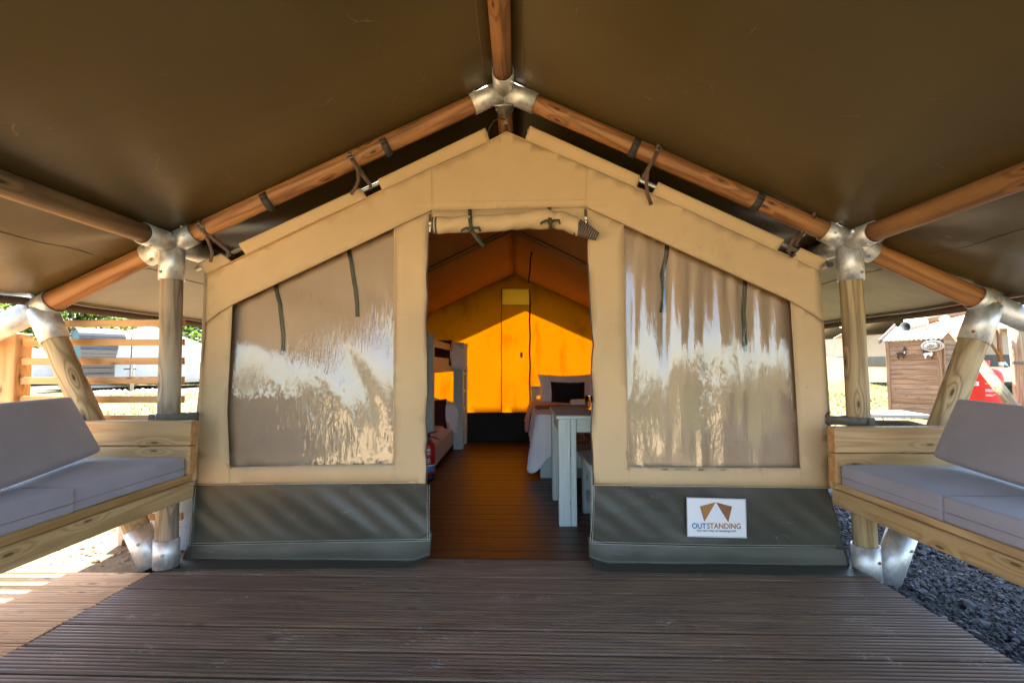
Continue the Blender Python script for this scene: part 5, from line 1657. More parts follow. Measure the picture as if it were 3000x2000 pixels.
fold = rbox('folded_towel', M['linen'], (.30, .22, .07), .03, .01, P(1710, 1180, 5.7), seed=84); tag(fold, 'rolled white towel lying on the double bed', 'towel')

# table with benches
tb = empty('table', (0, 0, 0), label='pale grey green wooden table just inside the door', cat='table')
def tpart(root, name, x0, x1, y0, y1, z0, z1, ax=2, mat='paint', lab=None):
    mb = MB(); wbox(mb, x0, x1, y0, y1, z0, z1, ax); return mb.build(name, M[mat], root, lab, bevel=.003)
tx = P(1637, 1400, 3.2).x; tyf = 3.19; tyb = 3.92; tz = zz(1650, 1217, 3.17)
tx2 = tx + 1.15
for k in range(5):
    w = (tyb - tyf) / 5
    tpart(tb, 'top_board', tx - .012, tx2 + .012, tyf - .01 + k * w, tyf - .01 + (k + 1) * w - .003, tz - .002, tz + .001 + .0, 0, 'paint_top')
tpart(tb, 'top_edge', tx - .014, tx2 + .014, tyf - .014, tyb - .008, tz - .026, tz - .003, 0)
for (xa, xb) in ((tx, tx + .118), (tx2 - .118, tx2)):
    tpart(tb, 'leg', xa, xa + .078, tyf, tyf + .07, 0, tz - .027); tpart(tb, 'leg', xa + .080, xb, tyf + .003, tyf + .07, 0, tz - .027)
    tpart(tb, 'leg', xa, xa + .07, tyb - .12, tyb - .02, 0, tz - .027); tpart(tb, 'leg', xa + .072, xb, tyb - .12, tyb - .02, 0, tz - .027)
tpart(tb, 'apron', tx + .12, tx2 - .12, tyf + .015, tyf + .04, tz - .115, tz - .027, 0); tpart(tb, 'apron', tx + .12, tx2 - .12, tyb - .06, tyb - .035, tz - .115, tz - .027, 0)
tpart(tb, 'apron', tx + .012, tx + .037, tyf + .07, tyb - .12, tz - .13, tz - .027, 1)
b1 = empty('table_bench', (0, 0, 0), label='pale bench at the near side of the table, half behind the door edge', cat='bench', group='benches at the table')
bx0 = P(1706, 1400, 3.5).x; z1 = zz(1715, 1322, 3.5)
tpart(b1, 'seat', bx0 - .015, 1.35, 3.02, 3.56, z1 - .035, z1, 0, 'paint_top')
tpart(b1, 'seat_edge', bx0 - .017, bx0 - .0155, 3.02, 3.56, z1 - .033, z1 - .001, 1)
for yy in (3.05, 3.47): tpart(b1, 'leg', bx0, bx0 + .07, yy, yy + .07, 0, z1 - .036); tpart(b1, 'leg', 1.26, 1.33, yy, yy + .07, 0, z1 - .036)
tpart(b1, 'stretcher', bx0 + .02, bx0 + .05, 3.12, 3.47, .10, .17, 1)
b2 = empty('table_bench', (0, 0, 0), label='bench with a brown slatted seat at the far side of the table', cat='bench', group='benches at the table')
z2 = zz(1700, 1287, 4.02)
for k in range(9):
    x = tx + .10 + k * .115
    mb = MB(); mb.box((x + .03, 4.22, z2 - .012), (.05, .42, .022), Matrix.Rotation(-.0, 3, 'Z'), 1); mb.build('slat', M['bench_slat'], b2, bevel=.002)
tpart(b2, 'seat_rail', tx + .03, tx2, 3.985, 4.015, z2 - .095, z2 - .02, 0, 'bench_slat')
tpart(b2, 'apron', tx + .05, tx2 - .02, 4.0, 4.03, z2 - .23, z2 - .097, 0)
for xa in (tx + .085, tx2 - .15): tpart(b2, 'leg', xa, xa + .09, 4.0, 4.08, 0, z2 - .098); tpart(b2, 'leg', xa, xa + .09, 4.36, 4.44, 0, z2 - .098)
# tall shelf end at the right of the doorway, a tumbler and a ribbon on the table
cx, cyy = P(1727, 1180, 3.6).x, 3.6
tm = MB(); tm.lathe([(.0, .003), (.030, .0), (.032, .004), (.036, .10), (.034, .10), (.030, .012), (.0, .010)], (0, 0, 0), 28)
t = tm.build('tumbler', M['glass']); t.location = (cx, cyy, tz + .001); tag(t, 'clear glass tumbler on the table beside the door edge', 'glass')
mb = MB(); c = Vector((P(1710, 1190, 3.65).x, 3.65, tz + .004))
mb.ribbon([Vector((-.03, .02, .003)), Vector((-.01, .005, .010)), Vector((.015, -.01, .004)), Vector((.04, -.006, .012))], (.2, 1, .3), .016, .002)
o = mb.build('ribbon', M['napkin']); o.location = c; tag(o, 'small orange ribbon on the table by the tumbler', 'ribbon')
cab = empty('storage_box', (P(1735, 1200, 3.12).x, 3.1, 0), label='pale upright board beside the table at the right door edge', cat='board')
mb = MB(); mb.box((.045, 0, (tz + .03) - .09), (.11, .02, .30), ax=2); mb.build('panel', M['paint'], cab, bevel=.003)

# fire extinguisher by the bunk
fe = empty('fire_extinguisher', (P(1254, 1376, 4.52).x, 4.52, 0), label='red fire extinguisher standing by the front bunk post', cat='fire extinguisher')
mb = MB(); mb.lathe([(.062, .004), (.066, .0), (.068, .02), (.068, .055)], (0, 0, 0), 28); mb.build('base', M['black'], fe)
mb = MB(); mb.lathe([(.066, .055), (.067, .06), (.067, .29), (.060, .325), (.040, .35), (.022, .36), (.020, .372)], (0, 0, 0), 28); mb.build('cylinder', M['red'], fe)
mb = MB(); mb.lathe([(.0672, .075), (.0678, .076), (.0678, .125), (.0672, .126)], (0, 0, 0), 28); mb.build('label_band', M['label_blue'], fe)
mb = MB(); mb.lathe([(.0674, .128), (.068, .129), (.068, .139), (.0674, .14)], (0, 0, 0), 28)
for z in (.16, .175, .19, .235, .25): mb.grid(lambda a, b, z=z: Vector((.0682 * math.sin(-.5 + a * 1.0), -.0682 * math.cos(-.5 + a * 1.0), z + b * .006)), 8, 1)
mb.build('print', M['label_white'], fe)
mb = MB(); mb.grid(lambda a, b: Vector((.0682 * math.sin(-.6 + a * 1.1), -.0682 * math.cos(-.6 + a * 1.1), .268 + b * .02)), 8, 1); mb.build('label', M['label_white'], fe)
mb = MB(); mb.lathe([(.018, .372), (.022, .378), (.022, .405), (.014, .415)], (0, 0, 0), 16); mb.build('valve', M['black'], fe)
mb = MB(); mb.path([(-.02, 0, .405), (.02, -.005, .425), (.075, -.015, .44), (.10, -.02, .442)], [.010, .009, .008, .004], 8); mb.path([(-.015, 0, .395), (.03, -.005, .39), (.085, -.012, .375), (.11, -.015, .365)], [.009, .008, .007, .004], 8); mb.build('handle', M['red'], fe)
mb = MB(); mb.path([(.0, -.022, .385), (.03, -.03, .372), (.04, -.028, .36)], .008, 8); mb.build('pin_tag', M['label_green'], fe)
mb = MB(); mb.path([(-.02, 0, .39), (-.075, 0, .36), (-.085, 0, .25), (-.078, 0, .14)], .010, 10); mb.build('hose', M['black'], fe)

# dark cable hanging from the ridge
cb = [P(1561, 703, 5.0), P(1560, 718, 5.0), P(1557, 745, 5.0), P(1554, 757, 5.02), P(1553, 790, 5.02), P(1549, 820, 5.05), P(1547, 829, 5.05)]
mb = MB(); mb.path(cb, .008, 8); o = mb.build('hanging_cable', M['black']); tag(o, 'dark cable hanging from the inner roof', 'cable')
mb = MB(); mb.tube(cb[0] + Vector((0, 0, -.01)), cb[0] + Vector((0, 0, .04)), .014, n=10); mb.build('hook', M['black'], o)
# ------------------------------------------------------------------ trees
def tree(name, x, y, h, r, nleaf, mat, seed, lab, group=None, size=.34, trunk=.16, low=.15, z0=None):
    """Tapered trunk with limbs and a crown of leaf sprays gathered in uneven clumps."""
    rr = np.random.default_rng(seed); rd = random.Random(seed)
    gz0 = gz(x, y) if z0 is None else z0
    root = empty(name, (x, y, gz0), label=lab, cat={'hedge': 'hedge', 'bush': 'bush'}.get(name, 'tree'), group=group)
    mb = MB()
    mb.tube((0, 0, -.2), (rd.uniform(-.2, .2), rd.uniform(-.2, .2), h * .62), trunk * h / 7, trunk * h / 22, 9, seg=4, wob=.1)
    for k in range(6):
        a = rd.uniform(0, 6.28); zz_ = h * rd.uniform(.25, .55)
        mb.tube((0, 0, zz_), (math.cos(a) * r * .7, math.sin(a) * r * .7, zz_ + h * rd.uniform(.15, .35)), trunk * h / 20, .02, 6)
    mb.build('trunk', M['bark'], root)
    nc = 26
    t = rr.uniform(0, 1, nc); ang = rr.uniform(0, 6.283, nc)
    zc = h * (low + (1 - low) * (.08 + .84 * t))
    prof = np.sin(np.pi * np.clip(.12 + .86 * t, 0, 1)) ** .6
    rad = r * prof * rr.uniform(.25, .9, nc)
    C = np.stack([rad * np.cos(ang), rad * np.sin(ang), zc], 1)
    cr = r * rr.uniform(.28, .5, nc)
    idx = rr.integers(0, nc, nleaf)
    d = rr.normal(0, 1, (nleaf, 3)); d /= np.linalg.norm(d, axis=1)[:, None]
    rad2 = rr.uniform(.45, 1.05, nleaf) ** .6
    p = C[idx] + d * (cr[idx] * rad2)[:, None] * np.array([1, 1, .8])
    s = size * rr.uniform(.5, 1.25, nleaf)
    e1 = rr.normal(0, 1, (nleaf, 3)); e1 /= np.linalg.norm(e1, axis=1)[:, None]
    e2 = np.cross(e1, d + rr.normal(0, .5, (nleaf, 3))); e2 /= np.linalg.norm(e2, axis=1)[:, None] + 1e-9
    a0 = p - e1 * s[:, None] * .5
    a1 = p + e2 * s[:, None] * .32
    a2 = p + e1 * s[:, None] * .5
    a3 = p - e2 * s[:, None] * .32
    V = np.stack([a0, a1, a2, a3], 1).reshape(-1, 3)
    np_mesh('crown', V, np.arange(4 * nleaf).reshape(-1, 4), M[mat], root)
    return root
G = 'trees behind the pod and the bell tents'
sp = [(30, 40, 8.2, 3.4, 'leaf_oak'), (120, 44, 7.0, 3.2, 'leaf_pale'), (215, 41, 8.8, 3.6, 'leaf_oak'), (300, 43, 7.6, 3.2, 'leaf_oak'), (385, 42, 5.6, 3.2, 'leaf_pale'), (455, 39, 5.0, 3.0, 'leaf_pale'), (540, 37, 6.3, 3.1, 'leaf_oak'), (600, 39, 6.2, 3.0, 'leaf_dark'), (-60, 42, 8.0, 3.4, 'leaf_pale')]
lb = ['tall oak at the far left edge above the cream tent', 'pale bushy tree left of the brace', 'broad tree above the teal end of the pod', 'dark tree above the middle of the pod', 'low pale bush behind the young tree', 'low pale tree left of the left post', 'tree right of the left post above the bell tent', 'dark tree behind the edge of the safari tent', 'pale tree left of the timber post']
for (px, Y, h, r, mt), l in zip(sp, lb):
    q = P(px, 1072, Y); tree('broadleaf_tree', q.x, Y, h, r, 3400, mt, int(abs(px)) + 3, l, G, low=.04, size=.42)
hq = [P(40, 1072, 36), P(330, 1072, 35), P(590, 1072, 34)]
for i, q in enumerate(hq):
    tree('hedge', q.x, q.y, 3.0, 5.0, 4200, 'leaf_dark', 300 + i, ['dark hedge behind the cream tent', 'dark hedge behind the pod', 'dark hedge behind the white bell tent'][i], 'hedges behind the tents', size=.4, low=.0)
tree('hedge', -2.0, 17, 6.0, 4.5, 3000, 'leaf_dark', 333, 'unseen tall hedge added behind the safari tent to block low sky', 'hedges behind the tents', size=.6, low=.0)  # this hedge and the next are unseen, added to dim the rear wall
tree('hedge', 3.5, 17, 6.0, 4.5, 3000, 'leaf_dark', 334, 'tall dark hedge behind the right half of the safari tent', 'hedges behind the tents', size=.6, low=.0)
rt = [(2432, 52, 7.3, 2.6, 'leaf_oak'), (2605, 70, 9.6, 3.0, 'leaf_dark'), (2650, 74, 10.1, 3.0, 'leaf_dark'), (2560, 72, 8.6, 2.5, 'leaf_dark')]
rl = ['oak crown above the far tent beside the right post', 'distant tree top over the far tent, left of the pole cap', 'distant tree top just left of the metal pole cap', 'lowest distant tree top over the far tent roof']
for (px, Y, h, r, mt), l in zip(rt, rl):
    q = P(px, 1072, Y); tree('broadleaf_tree', q.x, Y, h, r, 1800, mt, px, l, 'tree tops above the far tents', size=.5, low=.3)
# trees across the lawn behind the viewer, seen mirrored in the window films
for i, (x, y, h, r) in enumerate(((-26, -56, 3.0, 4), (-13, -58, 2.6, 4), (0, -60, 2.4, 4), (12, -57, 3.2, 4), (24, -55, 4.2, 4.5), (38, -55, 3.4, 4), (-40, -55, 3.0, 4))):
    tree('bush', x, y, h, r, 2200, 'leaf_dark', 700 + i, ['wide low bush across the lawn behind the viewer', 'low bush across the lawn left of the ridge line', 'lowest bush across the lawn straight behind the viewer', 'round bush across the lawn right of the viewer', 'tallest bush in the row across the lawn', 'bush at the right end of the row across the lawn', 'bush at the left end of the row across the lawn'][i], 'bushes across the lawn mirrored in the windows', size=.5, low=.05)

# ------------------------------------------------------------------ left background: pod, bell tents, young tree
A0 = P(234, 1128, 22)
u = Vector((.47, .883, 0)); v = Vector((-.883, .47, 0))          # along the barrel, and across it (away from the viewer)
pod = empty('garden_pod', (A0.x, A0.y, gz(A0.x, A0.y)), label='small arched timber pod with a teal end wall on the lawn', cat='pod')
PW, PH, PL = .85, 2.72, 1.75
def arch(t):
    """t 0..1 from the viewer's foot over the pointed top to the far foot."""
    q = t if t <= .5 else 1 - t
    z = PH * max(0.0, math.sin(q * math.pi)) ** .92
    x = PW * (1 - (q * 2) ** 2.1)
    return (-x if t <= .5 else x), z
NB = 34
gz0 = gz(A0.x, A0.y)
zoff = P(234, 1130, 22).z - gz0
for k in range(NB):
    a, b = arch(k / NB), arch((k + 1) / NB)
    w0 = Vector((0, 0, zoff)) + v * (a[0] + PW) + Vector((0, 0, a[1])); w1 = Vector((0, 0, zoff)) + v * (b[0] + PW) + Vector((0, 0, b[1]))
    nrm = (w1 - w0).cross(u).normalized()
    up = a[1] > 1.62
    q0 = w0.lerp(w1, .06); q1 = w0.lerp(w1, .94)
    mb = MB(); mb.prism([q0, q1, q1 - nrm * .04, q0 - nrm * .04], u * (PL + (.12 if up else 0)))
    mb.build('roof_slat' if up else 'wall_board', M['pod_slat'] if up else M['pod_wood'], pod)
mb = MB()
pts = [Vector((0, 0, zoff)) + v * (arch(k / 24)[0] * .97 + PW) + Vector((0, 0, arch(k / 24)[1] * .985)) + u * .05 for k in range(25)]
mb.prism(pts, u * .05); mb.build('end_wall', M['teal'], pod)
mb = MB(); mb.prism([p + u * (PL - .15) for p in pts], u * .05); mb.build('end_wall', M['teal'], pod)
mb = MB(); mb.box(Vector((0, 0, zoff - .06)) + v * PW + u * (PL / 2 + .1), (PW * 2.3, PL + .6, .12), Matrix((v, u, Vector((0, 0, 1)))).transposed()); mb.build('base', M['stake'], pod)

def bell(px, Y, base_py, prof, lab, n=14):
    q = P(px, base_py, Y)
    root = empty('bell_tent', (q.x, Y, gz(q.x, Y)), label=lab, cat='bell tent', group='white bell tents on the lawn')
    dz = q.z - gz(q.x, Y)
    mb = MB(); mb.lathe([(r, z + dz) for r, z in prof[0]], (0, 0, 0), n, False); mb.build('wall', M['white_canvas'], root)
    mb = MB(); mb.lathe([(r, z + dz) for r, z in prof[1]], (0, 0, 0), n, False); mb.build('roof', M['white_canvas'], root)
    mb = MB(); mb.lathe([(prof[1][0][0] + .01, prof[1][0][1] - .14 + dz), (prof[1][0][0] + .03, prof[1][0][1] + dz)], (0, 0, 0), n, False); mb.build('valance', M['steel_far'] if 'cream' in lab else M['white_canvas'], root)
    mb = MB(); mb.tube((0, 0, prof[1][-1][1] - .3 + dz), (0, 0, prof[1][-1][1] + .1 + dz), .06, n=8); mb.build('centre_pole', M['stake'], root)
    mb = MB(); mb.box((0, 0, dz - .03), (prof[0][0][0] * 2.1, prof[0][0][0] * 2.1, .14)); mb.build('platform', M['stake'], root)
    mb = MB()
    for k in range(n):
        a = 2 * math.pi * (k + .5) / n
        e = prof[1][0]; d = Vector((math.cos(a), math.sin(a), 0))
        mb.path([d * e[0] + Vector((0, 0, e[1] + dz)), d * (e[0] + 1.1) + Vector((0, 0, dz))], .012, 5)
    mb.build('guy_rope', M['stake'], root)
    return root
bell(432, 26, 1112, [[(2.95, 0), (2.92, .95)], [(2.93, .93), (2.62, 1.95), (1.2, 2.55), (.08, 2.95)]], 'big white bell tent between the pod and the left post')
bell(40, 30, 1104, [[(3.1, 0), (3.0, 1.2)], [(3.05, 1.2), (1.2, 1.75), (.08, 2.1)]], 'low cream bell tent at the far left edge')
# a young tree in a ring of white stones
q = P(380, 1140, 21); gy0 = gz(q.x, 21)
yt = empty('young_tree', (q.x, 21, gy0), label='thin young tree tied to a stake in front of the bell tent', cat='tree')
mb = MB(); mb.tube((0, 0, -.1), (.03, 0, 3.5), .045, .012, 8, seg=4); rd = random.Random(4)
tips = []
for k in range(16):
    z = 1.9 + k * .1; a = rd.uniform(0, 6.28); L = rd.uniform(.4, .95)
    e = Vector((math.cos(a) * L, math.sin(a) * L * .6, z + L * .8)); mb.tube((.02, 0, z), e, .014, .005, 5); tips.append((Vector((.02, 0, z)), e))
mb.build('trunk', M['bark'], yt)
mb = MB()
for p0, p1 in tips:
    for k in range(5):
        c = p0.lerp(p1, rd.uniform(.3, 1.0)); a = rd.uniform(0, 6.28)
        d = Vector((math.cos(a), math.sin(a), rd.uniform(-.5, .5))) * .06; e = Vector((-math.sin(a), math.cos(a), .4)) * .03
        mb.quad(c - d, c + e, c + d, c - e)
mb.build('crown', M['leaf_pale'], yt)
st = MB(); st.tube((.14, -.05, 0), (.14, -.05, 1.35), .07, n=10); st.build('stake', M['stake'], yt)
st = MB(); st.box((.02, -.06, 1.02), (.52, .05, .05)); st.build('tie', M['black'], yt)
ring = empty('stone_ring', (q.x, 21, gy0), label='ring of white edging stones round the young tree', cat='edging')
base = None
for k in range(34):
    a = 2 * math.pi * k / 34
    if base is None:
        bm = bmesh.new(); bmesh.ops.create_icosphere(bm, subdivisions=1, radius=1.0)
        for vv in bm.verts: vv.co = Vector((vv.co.x * .12, vv.co.y * .09, vv.co.z * .07)) * (1 + .2 * math.sin(vv.co.x * 9 + vv.co.z * 7))
        base = bpy.data.meshes.new('stone'); bm.to_mesh(base); bm.free(); base.materials.append(M['stone_white'])
    o = link_mesh('stone', base, ring); o.location = (math.cos(a) * 1.17, math.sin(a) * 1.17, .03); o.rotation_euler = (0, 0, a + 1.57 + random.uniform(-.3, .3)); o.scale = [random.uniform(.8, 1.2)] * 3

# ------------------------------------------------------------------ right background
def far_tent(x0, x1, Y, depth, base_z, wall_h, roof_h, lab, over=.35, skirt=.33, rz=0.0, poles=(), win=None):
    root = empty('far_tent', ((x0 + x1) / 2, Y, base_z), rz, lab, 'tent', 'beige safari tents up the lawn')
    w = (x1 - x0) / 2
    mb = MB(); mb.box((0, depth / 2, (skirt + wall_h) / 2), (2 * w, depth, wall_h - skirt)); mb.build('wall', M['far_canvas'], root)
    mb = MB(); mb.box((0, depth / 2, skirt / 2), (2 * w + .04, depth + .04, skirt)); mb.build('ground_skirt', M['skirt'], root)
    mb = MB()
    e = over
    ez = wall_h - .02
    def roof(a, b):
        x = -w - e + (2 * w + 2 * e) * a
        if b < .5:
            t = b / .5; return Vector((x, -e + (depth / 2 + e) * t, ez + (roof_h - ez) * t - .05 * math.sin(math.pi * t)))
        t = (b - .5) / .5; return Vector((x, depth / 2 + (depth / 2 + e) * t, roof_h - (roof_h - ez) * t - .05 * math.sin(math.pi * t)))
    mb.grid(roof, 12, 20); mb.build('roof', M['far_roof'], root, solid=.02)
    for (p0, p1, r) in poles:
        mb = MB(); mb.tube(p0, p1, r, n=8); mb.build('pole', M['pole_brown'], root)
        mb = MB(); mb.tube(p0, Vector(p0).lerp(Vector(p1), .14), r * 1.25, n=8); mb.build('socket', M['galv'], root)
    if win:
        mb = MB(); mb.box((win[0], -.012, win[1]), (win[2], .02, win[3])); mb.build('window', M['far_roof'], root)
    return root
qb = P(2530, 1062, 24)
tb_z = qb.z
far_tent(qb.x - .05, qb.x + 6.5, 24, 4.0, tb_z, 1.30, 2.30, 'large beige tent behind the shed with a grey green skirt',
         poles=[((-3.2, -.25, 0), (-3.2, -.25, 1.3), .05), ((-2.9, -.2, 0.0), (-2.9, -.2, 1.3), .05)], win=(-1.75, .93, .62, .40))
qa = P(2425, 1056, 29)
far_tent(qa.x + .95, qa.x + 3.6, 29, 4.0, qa.z, 1.30, 2.05, 'smaller beige tent up the lawn left of the right post',
         poles=[((-1.45, -.5, 0), (-2.2, -.5, 1.3), .05), ((-1.35, -.5, 0), (-1.35, -.5, 1.35), .05), ((-1.75, -.3, .0), (-2.6, -.3, .9), .03), ((-1.5, .4, 0), (-1.5, .4, 1.3), .04)], over=1.6)
qd = P(2905, 1075, 13)
far_tent(qd.x - 1.3, qd.x + 4.5, 13, 3.5, qd.z, 1.02, 1.75, 'beige tent behind the gas bottle with wooden corner poles',
         poles=[((-2.9, -.3, 0), (-2.9, -.3, 1.05), .05), ((-1.55, -.35, 0), (-2.15, -.35, 1.0), .035), ((-1.7, -.35, 0), (-1.7, -.35, 1.0), .05)])

# the shed: front turned to face left, gable to the right
S0 = P(2604, 1206, 10.0); th = math.radians(60)
su = Vector((math.cos(th), -math.sin(th), 0)); sv = Vector((math.sin(th), math.cos(th), 0)); szv = Vector((0, 0, 1))
SR = Matrix((su, sv, szv)).transposed()
SLn, SD = .90, 1.15
ez = P(2604, 1000, 10).z - S0.z
shed = empty('shed', (S0.x, S0.y, S0.z), 0, 'small brown shiplap shed with a pale corrugated roof', 'shed')
NBd = 15; bh = ez / NBd
for k in range(NBd):
    mb = MB(); mb.box(SR @ Vector((SLn / 2, .0, (k + .5) * bh)), (SLn - .10, .022, bh - .008), SR @ Matrix.Rotation(-.09, 3, 'X')); mb.build('board', M['shed_wood'], shed)
    mb = MB(); mb.box(SR @ Vector((SLn + .0, SD / 2, (k + .5) * bh)), (.022, SD - .06, bh - .008), SR @ Matrix.Rotation(-.09, 3, 'Y'), 1); mb.build('board', M['shed_wood'], shed)
rz_ = .27
for k in range(3):
    z0 = ez + k * rz_ / 3; z1_ = ez + (k + 1) * rz_ / 3 - .006
    i0 = SD / 2 * k / 3; i1 = SD / 2 * (k + 1) / 3
    mb = MB(); mb.prism([SR @ Vector((SLn - .012, a, z)) for a, z in ((i0, z0), (SD - i0, z0), (SD - i1, z1_), (i1, z1_))], SR @ Vector((.024, 0, 0))); mb.build('board', M['shed_wood'], shed)
for (x, y) in ((.03, -.012), (SLn - .03, -.012), (SLn + .004, .035)):
    mb = MB(); mb.box(SR @ Vector((x, y, ez / 2)), (.065, .03, ez), SR, 2); mb.build('corner_trim', M['shed_wood'], shed, bevel=.004)
mb = MB(); mb.box(SR @ Vector((SLn / 2, .012, ez / 2)), (SLn - .02, .02, ez - .02), SR); mb.box(SR @ Vector((0, SD / 2, ez / 2)), (.02, SD, ez - .02), SR); mb.box(SR @ Vector((SLn / 2, SD, ez / 2)), (SLn, .02, ez - .02), SR); mb.build('lining', M['shed_wood'], shed)
def shed_roof(back):
    mb = MB()
    nn = 96
    def fn(a, b):
        x = -.06 + (SLn + .10) * a
        t = b
        y = (-.06 + (SD / 2 + .06) * t) if not back else (SD + .06 - (SD / 2 + .06) * t)
        z = ez + .025 + (rz_ + .03) * t - .03 * (1 - t) * .5
        return SR @ Vector((x, y, z + .013 * math.sin(a * 2 * math.pi * 13)))
    mb.grid(fn, nn, 2); return mb.build('roof_sheet', M['roof_sheet'], shed, solid=.006)
shed_roof(False); shed_roof(True)
mb = MB(); a = SR @ Vector((-.075, -.12, ez - .05)); b = SR @ Vector((-.075, SD / 2, ez + rz_ + .03))
mb.prism([a, b, b + Vector((0, 0, .09)), a + Vector((0, 0, .09))], SR @ Vector((.022, 0, 0))); mb.build('barge_board', M['shed_wood'], shed)
mb = MB()
for k in range(NBd - 1):
    for xx in (.03, SLn * .5, SLn - .03):
        for dz in (.02, -.02):
            p = SR @ Vector((xx, -.028, (k + .5) * bh + dz)); mb.tube(p, p + SR @ Vector((0, -.004, 0)), .005, n=6)
mb.build('nail', M['rust'], shed)
# alpaca cut-outs on the shed front
def shed_xy(px, py):
    """pixel to (x, z) on the front face of the shed"""
    d = ray(px, py); nrm = sv; o = Vector((S0.x, S0.y, S0.z)) - sv * .04
    p = CAM_P + d * ((o - CAM_P).dot(nrm) / d.dot(nrm))
    return p
def cutout(lab, polys):
    c = shed_xy(*polys[0][1][0])
    root = empty('alpaca_plaque', c, label=lab, cat='wall plaque', group='alpaca shaped plaques on the shed')
    for nm, pts, mt in polys:
        mb = MB(); mb.prism([shed_xy(*p) - c + sv * (-.004 if mt == 'llama_white' else 0) for p in pts], sv * -.014); mb.build(nm, M[mt], root)
z4 = lambda pts: [(2400 + x / 7.128, 880 + y / 7.128) for x, y in pts]
z5 = lambda pts: [(2640 + x / 4.9, 880 + y / 4.9) for x, y in pts]
cutout('dark brown alpaca plaque on the left of the shed front', [
    ('body', z4([(1775, 972), (1788, 968), (1800, 982), (1833, 1008), (1812, 1022), (1802, 1060), (1810, 1105), (1792, 1135), (1774, 1150), (1776, 1218), (1757, 1214), (1748, 1142), (1690, 1150), (1662, 1188), (1672, 1222), (1650, 1222), (1628, 1178), (1640, 1140), (1608, 1112), (1632, 1092), (1700, 1085), (1750, 1075), (1762, 1035), (1766, 1000)]), 'llama_brown'),
    ('chest', z4([(1776, 1062), (1798, 1062), (1802, 1095), (1788, 1112), (1772, 1095)]), 'llama_white')])
cutout('brown and white alpaca plaque half under the straw hat', [
    ('neck', z5([(283, 688), (300, 672), (310, 655), (322, 672), (327, 695), (348, 738), (402, 738), (380, 755), (332, 772), (312, 742), (311, 702)]), 'llama_brown'),
    ('body', z5([(318, 768), (345, 752), (400, 748), (440, 733), (462, 750), (448, 800), (425, 802), (405, 778), (372, 790), (362, 832), (348, 834), (340, 800)]), 'llama_white'),
    ('foot', z5([(428, 796), (455, 790), (452, 826), (438, 835)]), 'llama_brown')])
c = shed_xy(2734, 1013) - sv * .03
hat = empty('straw_hat', c, label='round straw sun hat hung on the right of the shed front', cat='hat')
HR = Matrix((su, szv, -sv)).transposed()
def hp(r, h, n=36):
    return [HR @ Vector((r * 1.15 * math.cos(2 * math.pi * k / n), r * .66 * math.sin(2 * math.pi * k / n), h)) for k in range(n)]
mb = MB()
rings_ = [(.158, .0), (.150, .012), (.12, .008), (.092, .012), (.085, .03), (.078, .07), (.05, .085), (.0005, .088)]
for r, h in rings_: mb.v += hp(r, h)
for k in range(len(rings_) - 1):
    for i in range(36):
        j = (i + 1) % 36; mb.face((k * 36 + i, k * 36 + j, (k + 1) * 36 + j, (k + 1) * 36 + i), [(0, 0)] * 4, True)
mb.build('brim_and_crown', M['wicker'], hat)
mb = MB()
for (r, h, rr_) in ((.125, .011, .004), (.095, .014, .006), (.086, .034, .005), (.045, .089, .005), (.02, .09, .004)):
    q = hp(r, h); mb.path(q + [q[0]], rr_, 6)
mb.build('weave_band', M['wicker_dark'], hat)
# concrete slab on the grass in front of the shed
q = P(2590, 1212, 9.0)
mb = MB(); mb.box((0, 0, 0), (.95, .9, .06), Matrix.Rotation(-.2, 3, 'Z')); o = mb.build('paving_slab', M['concrete'], bevel=.006); o.location = (q.x + .05, 9.0, q.z); tag(o, 'flat concrete slab on the grass left of the shed', 'slab')

# the neighbour's porch frame: pole with a metal cap, brace, post and canopy
nb = empty('neighbour_frame', (5, 6, 0), label='neighbouring tent frame with a capped pole and leaning brace', cat='tent frame')
NO = Vector((5, 6, 0))
def npole(a, b, r, mat, nm='pole', lab=None):
    mb = MB(); mb.tube(a - NO, b - NO, r, n=14, wob=.02, seg=4); return mb.build(nm, M[mat], nb, lab)
a, b = P(2652, 957, 5.5), P(2850, 905, 6.1)
npole(a.lerp(b, .2), b, .045, 'pole_brown', 'rafter')
mb = MB(); mb.pipe(a - NO, a.lerp(b, .245) - NO, .056, .05); mb.build('cap', M['galv'], nb, 'metal end cap of the rafter')
npole(P(2766, 932, 5.45), P(2985, 1208, 4.55), .047, 'brace_tan', 'brace'); npole(P(2982, 962, 5.75), P(3003, 1230, 5.75), .085, 'post_tan', 'post')
mb = MB(); cc = P(2992, 1063, 5.66) - NO; mb.box(cc, (.20, .02, .035)); mb.build('post_band', M['webbing_grey'], nb)
mb = MB(); p = [P(2672, 950, 5.95), P(2684, 936, 5.92), P(2700, 934, 5.92), P(2712, 950, 5.93), P(2716, 974, 5.95)]
mb.ribbon([x - NO for x in p], (.3, .9, .1), .03, .004); mb.build('loose_strap', M['webbing_grey'], nb)
mb = MB()
rd = random.Random(9)
for k in range(9):
    s = P(2660 + k * 3, 951 - k * .8, 5.98); mb.path([s - NO, s - NO + Vector((rd.uniform(-.05, .1), 0, rd.uniform(.02, .05))), s - NO + Vector((rd.uniform(0, .14), 0, rd.uniform(.0, .04)))], .006, 5)
mb.build('rope_coil', M['webbing_grey'], nb)
c0, c1, c2, c3 = P(2652, 953, 6.05), P(3060, 868, 7.6), P(3060, 838, 10.5), P(2640, 915, 9.2)
mb = MB(); mb.grid(lambda a, b: c0.lerp(c1, a).lerp(c3.lerp(c2, a), b) - NO - Vector((0, 0, .04 * math.sin(math.pi * a) * math.sin(math.pi * b))), 12, 12); mb.build('canopy', M['far_roof'], nb, solid=.004)

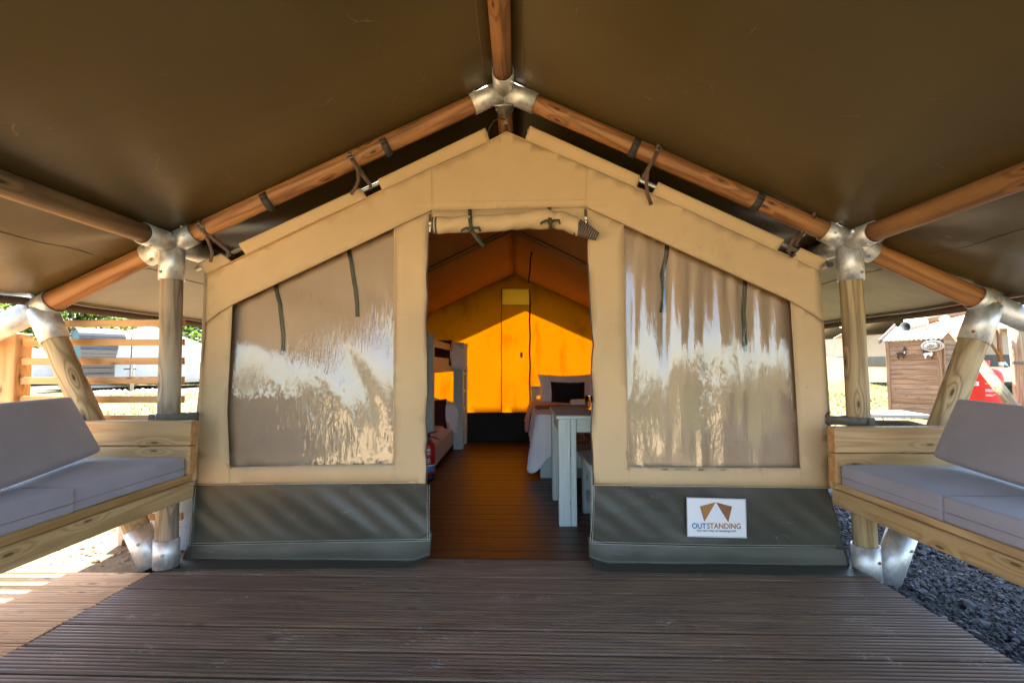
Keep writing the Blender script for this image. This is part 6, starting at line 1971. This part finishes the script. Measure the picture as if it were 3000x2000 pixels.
# gas bottles
def gas(px, Y, lab, label=True):
    q = P(px, 1060, Y); g0 = gz(q.x, Y)
    root = empty('gas_bottle', (q.x, Y, g0), label=lab, cat='gas bottle', group='red gas bottles')
    H = zz(px, 1080, Y) - g0
    mb = MB(); mb.lathe([(.15, 0), (.165, .02), (.185, .06), (.19, .10), (.19, H - .10), (.182, H - .045), (.15, H - .01), (.09, H + .012), (.0, H + .018)], (0, 0, 0), 36); mb.build('cylinder', M['gas_red'], root)
    mb = MB(); n = 20
    for (r0, r1) in ((.085, .085),):
        for k in range(n - 5):
            t0, t1 = 2 * math.pi * (k + 2.5) / n + 1.57, 2 * math.pi * (k + 3.5) / n + 1.57
            p = [Vector((.088 * math.cos(t), .088 * math.sin(t), z)) for t, z in ((t0, H), (t1, H), (t1, H + .09), (t0, H + .09))]
            mb.quad(*p, smooth=True)
    mb.build('valve_guard', M['gas_red'], root, solid=.005)
    mb = MB(); mb.tube((0, 0, H), (0, 0, H + .06), .02, n=10); mb.tube((-.03, 0, H + .05), (.03, 0, H + .05), .012, n=8); mb.build('valve', M['bolt'], root)
    def wrap(a0, a1, z0, z1, mat, nm, r=.1915):
        m = MB(); m.grid(lambda a, b: Vector((r * math.sin(a0 + (a1 - a0) * a), -r * math.cos(a0 + (a1 - a0) * a), z0 + (z1 - z0) * b)), 8, 1); return m.build(nm, M[mat], root)
    lz = zz(px, 1122, Y) - g0
    aim = math.atan2(-q.x, -Y) ; f = -math.atan2(q.x, Y)
    if label:
        wrap(f - .62, f - .02, lz - .022, lz + .022, 'label_white', 'gas_label')
        cu = bpy.data.curves.new('print', 'FONT'); cu.body = 'GAS'; cu.size = .040; cu.extrude = .0005; cu.offset = .0008
        tmp = bpy.data.objects.new('print', cu); COL.objects.link(tmp)
        me = bpy.data.meshes.new_from_object(tmp.evaluated_get(bpy.context.evaluated_depsgraph_get())); bpy.data.objects.remove(tmp)
        for vv in me.vertices:
            a = f - .50 + vv.co.x / .19; vv.co = Vector((.1925 * math.sin(a), -.1925 * math.cos(a), lz - .014 + vv.co.y))
        me.materials.clear(); me.materials.append(M['gas_red']); link_mesh('print', me, root)
    for k, (za, wd) in enumerate(((-.0, .25), (-.062, .5), (-.072, .55), (-.082, .42), (-.115, .46), (-.128, .34))):
        wrap(f + .22, f + .22 + wd, lz + za, lz + za + .0045, 'label_white', 'fine_print')
    return root
gas(2866, 5.3, 'red gas bottle behind the right brace with a white label')
gas(2832, 5.75, 'second red gas bottle almost hidden by the right brace', False)
